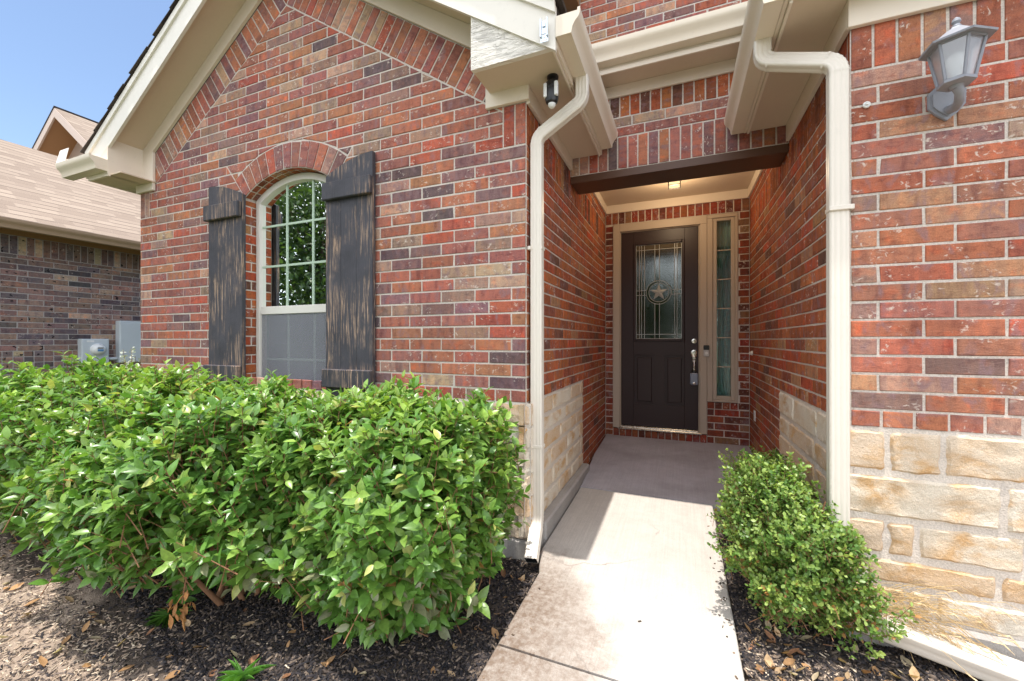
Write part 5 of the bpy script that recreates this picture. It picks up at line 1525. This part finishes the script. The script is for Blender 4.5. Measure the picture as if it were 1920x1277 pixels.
# mulch chips, fallen leaves, straw
def chips(name, label, regs, pal, size, mat, rng_seed, flat=.35):
    rg = np.random.default_rng(rng_seed); bx_ = np.array([(-1, -1, -1), (1, -1, -1), (1, 1, -1), (-1, 1, -1), (-.8, -.9, 1), (.9, -.8, 1), (.8, .9, 1), (-.9, .8, 1)]) * .5
    BF = np.array([[4, 5, 6, 7], [0, 1, 5, 4], [1, 2, 6, 5], [2, 3, 7, 6], [3, 0, 4, 7]])
    Vs = []; Fs = []; Cs = []; o = 0
    for (x0, x1, y0, y1, n) in regs:
        P = np.c_[rg.uniform(x0, x1, n), rg.uniform(y0, y1, n)]
        P = P[~((P[:, 0] > -.738) & (P[:, 0] < .236))]
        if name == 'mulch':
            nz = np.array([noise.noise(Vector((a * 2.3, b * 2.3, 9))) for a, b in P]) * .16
            tan = np.where(P[:, 0] < 0, P[:, 1] + np.minimum((P[:, 0] + 1.9) * .16, .12) + nz < 1.03, P[:, 1] + nz < 1.93)  # dark chips kept off the sunlit zone; their tone also paints the shade
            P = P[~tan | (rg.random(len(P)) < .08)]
        Z = np.array([gz(a, b) for a, b in P]) + rg.uniform(.0, .010, len(P)); P = np.c_[P, Z]; m = len(P)
        yaw = rg.uniform(0, 6.28, m); X = np.c_[np.cos(yaw), np.sin(yaw), rg.normal(0, flat, m)]; X = norm(X)
        Nn = norm(np.c_[rg.normal(0, flat, m), rg.normal(0, flat, m), np.ones(m)]); Y = norm(np.cross(Nn, X)); Nn = np.cross(X, Y)
        a = rg.uniform(*size[0], m); b = rg.uniform(*size[1], m); c = rg.uniform(*size[2], m)
        V = P[:, None] + X[:, None] * (bx_[None, :, 0:1] * a[:, None, None]) + Y[:, None] * (bx_[None, :, 1:2] * b[:, None, None]) + Nn[:, None] * (bx_[None, :, 2:3] * c[:, None, None])
        Vs.append(V.reshape(-1, 3)); Fs.append((BF[None] + (np.arange(m) * 8)[:, None, None] + o).reshape(-1, 4)); o += m * 8
        idx = rg.integers(0, len(pal), m); Cs.append(np.repeat(np.array(pal)[idx] * rg.uniform(.65, 1.35, (m, 1)), 8, axis=0))
    return tag(quads_mesh(name, np.concatenate(Vs), np.concatenate(Fs), np.concatenate(Cs), mat, smooth=False), label, 'mulch', kind='stuff')
chips('mulch', 'dark shredded bark mulch over the planting beds, toned darker for shade',
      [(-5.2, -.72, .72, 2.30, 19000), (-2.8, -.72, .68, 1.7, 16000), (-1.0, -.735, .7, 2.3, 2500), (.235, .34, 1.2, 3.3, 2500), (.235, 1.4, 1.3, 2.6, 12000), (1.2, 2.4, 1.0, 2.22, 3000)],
      [(.032, .028, .029), (.050, .041, .038), (.022, .021, .024), (.085, .065, .054), (.038, .033, .035), (.17, .13, .10)], ((.008, .036), (.003, .009), (.002, .006)), M['chip'], 31)  # real dark mulch, darkened further to stand in for shade before the hedge
chips('soil_litter', 'pale dry bits of bark and straw on the sunny soil',
      [(-5.2, -3.0, .35, 1.28, 5200), (-3.2, -2.2, .35, 1.14, 3600), (-2.4, -1.2, .35, .98, 2800), (-5.2, -1.0, .9, 1.6, 900), (.24, 1.6, 1.3, 2.0, 4200), (.24, .9, 1.9, 2.3, 500)],
      [(.34, .25, .18), (.44, .34, .25), (.25, .185, .14), (.52, .42, .31), (.13, .10, .085), (.08, .065, .06)], ((.005, .032), (.0018, .006), (.0015, .004)), M['chip'], 33, .2)
def fallen(n, regs, label, seed, pal, ln):
    rg = np.random.default_rng(seed); P = []
    for (x0, x1, y0, y1, m) in regs:
        for _ in range(m):
            x, y = rg.uniform(x0, x1), rg.uniform(y0, y1)
            if -.74 < x < .24: continue
            P.append((x, y, gz(x, y) + .008))
    P = np.array(P); m = len(P); yaw = rg.uniform(0, 6.28, m)
    V, F, CC = place(*DRYL, P, np.c_[np.cos(yaw), np.sin(yaw), rg.normal(.05, .2, m)], np.c_[rg.normal(0, .4, m), rg.normal(0, .4, m), np.ones(m)], rg.uniform(*ln, m), np.full(m, 1.0), np.array(pal)[rg.integers(0, len(pal), m)] * rg.uniform(.7, 1.25, (m, 1)))
    return tag(quads_mesh('fallen_leaves', V, F, CC, M['dry_leaf']), label, 'leaves', kind='stuff')
fallen(0, [(-4.8, -.75, .8, 2.2, 330), (.26, 1.5, 1.5, 2.15, 330)], 'dry tan and orange leaves scattered over the mulch', 41, [(.40, .23, .11), (.48, .33, .19), (.30, .15, .08), (.52, .42, .28)], (.022, .060))
rg = np.random.default_rng(91); mb = MB()
for k in range(70):
    e = rg.random(); y = rg.uniform(1.1, 3.3)
    x = .225 - abs(rg.normal(0, .035)) if e < .6 else (-.72 + abs(rg.normal(0, .05)) if e < .85 else rg.uniform(-.65, .18))
    if y > 2.2 and x < -.6: continue
    a = rg.uniform(0, 3.14); L_, W_ = rg.uniform(.003, .009), rg.uniform(.0015, .004); U = Vector((math.cos(a), math.sin(a), 0)); g_ = rg.choice([.05, .1, .25])
    mb.rbox(Vector((x, y, wz(y) + .0018 - (.012 if x > .225 else 0))), U, Vector((-U.y, U.x, 0)), Vector((0, 0, 1)), L_, W_, .0015, .0003, 0, (g_ * 1.2, g_ * .85, g_ * .6))
tag(mb.build('path_debris', M['chip']), 'crumbs of mulch and dry leaf spilled on the concrete path', 'debris', kind='stuff')
# loose bits
mb = MB(); mb.prism([(-1.165, 1.125, gz(-1.2, 1.12) + .016), (-1.115, 1.118, gz(-1.2, 1.12) + .018), (-1.095, 1.150, gz(-1.2, 1.12) + .014), (-1.125, 1.172, gz(-1.2, 1.12) + .02), (-1.172, 1.158, gz(-1.2, 1.12) + .017)], (0, 0, .0015))
tag(mb.build('paper_scrap', M['white']), 'torn white scrap of paper on the dark mulch below the nearest shrub', 'litter')
# bundle of withered leaves hanging in the middle shrub
rg = np.random.default_rng(8); n = 22; c0 = np.array([-2.05, 1.12, .03])
P = c0 + rg.normal(0, .018, (n, 3)) + np.c_[np.zeros(n), np.zeros(n), rg.uniform(-.05, .08, n)]
V, F, CC = place(*DRYL, P, np.c_[rg.normal(0, .35, n), rg.normal(0, .35, n), -np.ones(n)], rg.normal(0, 1, (n, 3)), rg.uniform(.03, .055, n), np.full(n, .7), np.tile([.44, .22, .09], (n, 1)) * rg.uniform(.7, 1.3, (n, 1)))
t = thing('withered_sprig', 'withered orange-brown sprig hanging from the middle shrub', 'dead sprig', (-2.05, 1.12, .0))
quads_mesh('dead_leaves', V, F, CC, M['dry_leaf'], t)
mb = MB(); mb.tube([(-2.05, 1.12, .05), (-2.04, 1.13, .16), (-2.02, 1.2, .30)], [.003, .0035, .004], 6); mb.build('twig', M['stem'], t)

# ------------------------------------------------------------------ the neighbouring house
NX = -8.4
nh = thing('neighbouring_house', 'brown brick house next door with tan shingle roof and small front gable', 'house', (NX, 4, 0))
pn = Panel((NX, 0, 0), (0, 1, 0)); mb = MB()
unit_row(mb, pn, .3, 9, 2.40, 2.655, PAL_BROWN, 0.0794)
course_rows(mb, pn, .3, 9, 1.075, 2.40, PAL_BROWN, 'L')
for k in range(3): unit_row(mb, pn, .3, 9, .84 + k * C_ - .003, .84 + (k + 1) * C_ - .003, PAL_BROWN, 0.098)
course_rows(mb, pn, .3, 9, .2, .837, PAL_BROWN, 'L')
backing(mb, pn, [(.3, -.4), (9, -.4), (9, 2.72), (.3, 2.72)])
mb.box(NX - 3.2, NX - .03, .3, 9, -.4, 2.7, 0, 1)
mb.build('wall', [M['brick_brown'], M['mortar_n']], nh)
mb = MB(); mb.box(NX, NX + .02, .3, 9, 2.656, 2.735, .002); mb.box(NX + .0205, NX + .37, .0, 9.3, 2.72, 2.735, .002); mb.box(NX + .3705, NX + .39, 0, 9.3, 2.68, 2.80, .002)
mb.build('soffit', M['tan_dark'], nh)
gutter(nh, (NX + .392, 0, 2.66), (NX + .392, 9.3, 2.66), (1, 0, 0), mat='tan_trim')
xe, ze, xr = NX + .46, 2.79, -10.75
zr = ze + .667 * (xe - xr)
def roof_quad(mb, pts, along, up0):
    P = [Vector(p) for p in pts]; A = Vector(along).normalized(); o = P[0]
    up = (P[3] - P[0]); up = (up - A * up.dot(A)).normalized()
    B = [((p - o).dot(A), (p - o).dot(up), 0) for p in P]
    mb.add(P, [[0, 1, 2, 3]], 0, (1, 1, 1), B)
mb = MB()
roof_quad(mb, [(xe, -.1, ze), (xe, 9.4, ze), (xr, 9.4, zr), (xr, -.1, zr)], (0, 1, 0), 0)
roof_quad(mb, [(xr - 3, 9.4, zr - 2), (xr - 3, -.1, zr - 2), (xr, -.1, zr), (xr, 9.4, zr)], (0, -1, 0), 0)
mb.prism([(xe, -.1, ze - .03), (xr, -.1, zr - .03), (xr - 3, -.1, zr - 2.03)], (0, 9.5, 0))
mb.build('roof', M['shingle_tan'], nh)
# small front gable rising behind the ridge
AX, AZ, AY, pt = -11.95, 6.03, 4.2, .74
mb = MB()
roof_quad(mb, [(AX + 2.0, AY, AZ - 2.0 * pt), (AX + 2.0, AY + 6, AZ - 2.0 * pt), (AX, AY + 6, AZ), (AX, AY, AZ)], (0, 1, 0), 0)
mb.build('roof', M['shingle_tan'], nh)['label'] = 'tan shingled roof of the small gable'
mb = MB(); mb.prism([(AX - 2.0, AY - .02, AZ - 2.0 * pt + .0), (AX, AY - .02, AZ + .0), (AX, AY - .02, AZ + .04), (AX - 2.0, AY - .02, AZ - 2.0 * pt + .04)], (0, 6, 0)); mb.build('roof_edge', M['shingle_dark'], nh)
mb = MB()
for sg in (1, -1): mb.prism([(AX + sg * 2.0, AY - .015, AZ - 2.0 * pt - .19), (AX, AY - .015, AZ - .19), (AX, AY - .015, AZ - .01), (AX + sg * 2.0, AY - .015, AZ - 2.0 * pt - .01)], (0, .03, 0))
mb.build('fascia', M['siding'], nh)
mb = MB()
for sg in (1, -1): mb.prism([(AX + sg * 1.95, AY + .016, AZ - 1.95 * pt - .14), (AX, AY + .016, AZ - .14), (AX, AY + .016, AZ - .12), (AX + sg * 1.95, AY + .016, AZ - 1.95 * pt - .12)], (0, .5, 0))
mb.build('soffit', M['tan_dark'], nh)
mb = MB(); mb.prism([(AX - 1.4, AY + .48, 3.0), (AX + 1.4, AY + .48, 3.0), (AX + 1.4, AY + .48, AZ - 1.4 * pt - .14), (AX, AY + .48, AZ - .14), (AX - 1.4, AY + .48, AZ - 1.4 * pt - .14)], (0, .04, 0)); mb.build('gable_wall', M['siding'], nh)
mb = MB(); mb.box(AX + .085, AX + .105, AY + .47, AY + .4795, 3.2, AZ - .30, 0); mb.build('siding_seam', M['black'], nh)
# meter and cabinet on its wall
t = thing('electric_meter', 'grey electric meter box with round dial on the brown brick wall', 'meter', (NX, 3.35, .87))
mb = MB(); mb.box(NX + .001, NX + .12, 3.19, 3.51, .865, 1.245, .008); mb.box(NX + .118, NX + .126, 3.20, 3.50, .88, 1.235, .004); mb.build('box', M['cabinet'], t)
mb = MB(); mb.lathe((NX + .126, 3.37, 1.085), (1, 0, 0), [(.088, 0), (.088, .02), (.078, .05), (.06, .075), (.03, .085)], 28); mb.build('dial', M['white'], t, smooth=50)
mb = MB(); mb.box(NX + .2115, NX + .214, 3.335, 3.405, 1.055, 1.085, .0005); mb.build('display', mat_plain('blue_display', (.10, .24, .45), .3), t)
mb = MB(); mb.box(NX + .2115, NX + .214, 3.335, 3.405, 1.098, 1.112, .0005); mb.build('slot', M['black'], t)
mb = MB(); mb.box(NX + .1262, NX + .1275, 3.245, 3.33, 1.195, 1.222, .0003); mb.build('label_plate', M['white'], t)
mb = MB(); mb.tube([(NX + .06, 3.51, .93), (NX + .06, 3.63, .93)], .026, 12); mb.tube([(NX + .06, 3.32, -.2), (NX + .06, 3.32, .865)], .03, 12); mb.build('conduit', M['cabinet'], t, smooth=50)
t = thing('electrical_cabinet', 'tall blue-grey electrical cabinet right of the meter on the brown brick wall', 'cabinet', (NX, 3.8, .87))
mb = MB(); mb.box(NX + .001, NX + .13, 3.635, 4.05, .865, 1.535, .008); mb.build('box', M['cabinet'], t)
mb = MB(); mb.box(NX + .131, NX + .138, 3.645, 4.04, .88, 1.50, .004); mb.build('cover', M['cabinet'], t)

# ------------------------------------------------------------------ street trees seen mirrored in the panes
def street_tree(label, x, y, h, r, seed):
    rr = random.Random(seed); rg = np.random.default_rng(seed)
    t = thing('street_tree', label, 'tree', (x, y, -.5), 'trees across the lawn mirrored in the panes')
    mb = MB(); top = Vector((x, y, h * .72)); b = Vector((x, y, -.7))
    mb.tube([b, b.lerp(top, .35) + Vector((.1, .05, 0)), b.lerp(top, .7), top], [.20, .15, .10, .03], 10); cl = []
    for k in range(34):
        a = rr.uniform(0, 6.28); e = rr.uniform(.1, 1); zz = rr.uniform(.16, 1)
        w = math.sin(min(1, (1.05 - zz) * 1.5) * math.pi / 2); c = Vector((x + math.cos(a) * r * e * w, y + math.sin(a) * r * e * w, h * zz)); cl.append(c)
        s = b.lerp(top, min(.95, zz * .75)); mb.tube([s, s.lerp(c, .5) + Vector((0, 0, .12)), c], [.05, .03, .01], 6)
    mb.build('trunk', M['bark'], t, smooth=60)
    n = 420; P = np.concatenate([np.array(c) + rg.normal(0, r * .19, (n, 3)) for c in cl]); m = len(P)
    V, F, CC = place(*BOXL, P, rg.normal(0, 1, (m, 3)), rg.normal(0, .7, (m, 3)) + np.array([0, 0, .8]), rg.uniform(.11, .2, m), np.full(m, .9), np.tile([.062, .105, .026], (m, 1)) * rg.uniform(.6, 1.5, (m, 1)))
    quads_mesh('crown', V, F, CC, M['tree_leaf'], t)
street_tree('broad tree across the lawn, mirrored in the arched window', -12.5, -6.5, 8.5, 3.3, 61)
street_tree('taller tree across the lawn, mirrored in the arched window', -18.5, -9.0, 9.5, 3.6, 62)
street_tree('tree straight across the lawn, mirrored in the door glass', -1.6, -13.0, 4.6, 2.4, 63)
street_tree('round tree beside the drive, mirrored in the sidelight', 2.2, -15.0, 7.5, 2.8, 64)
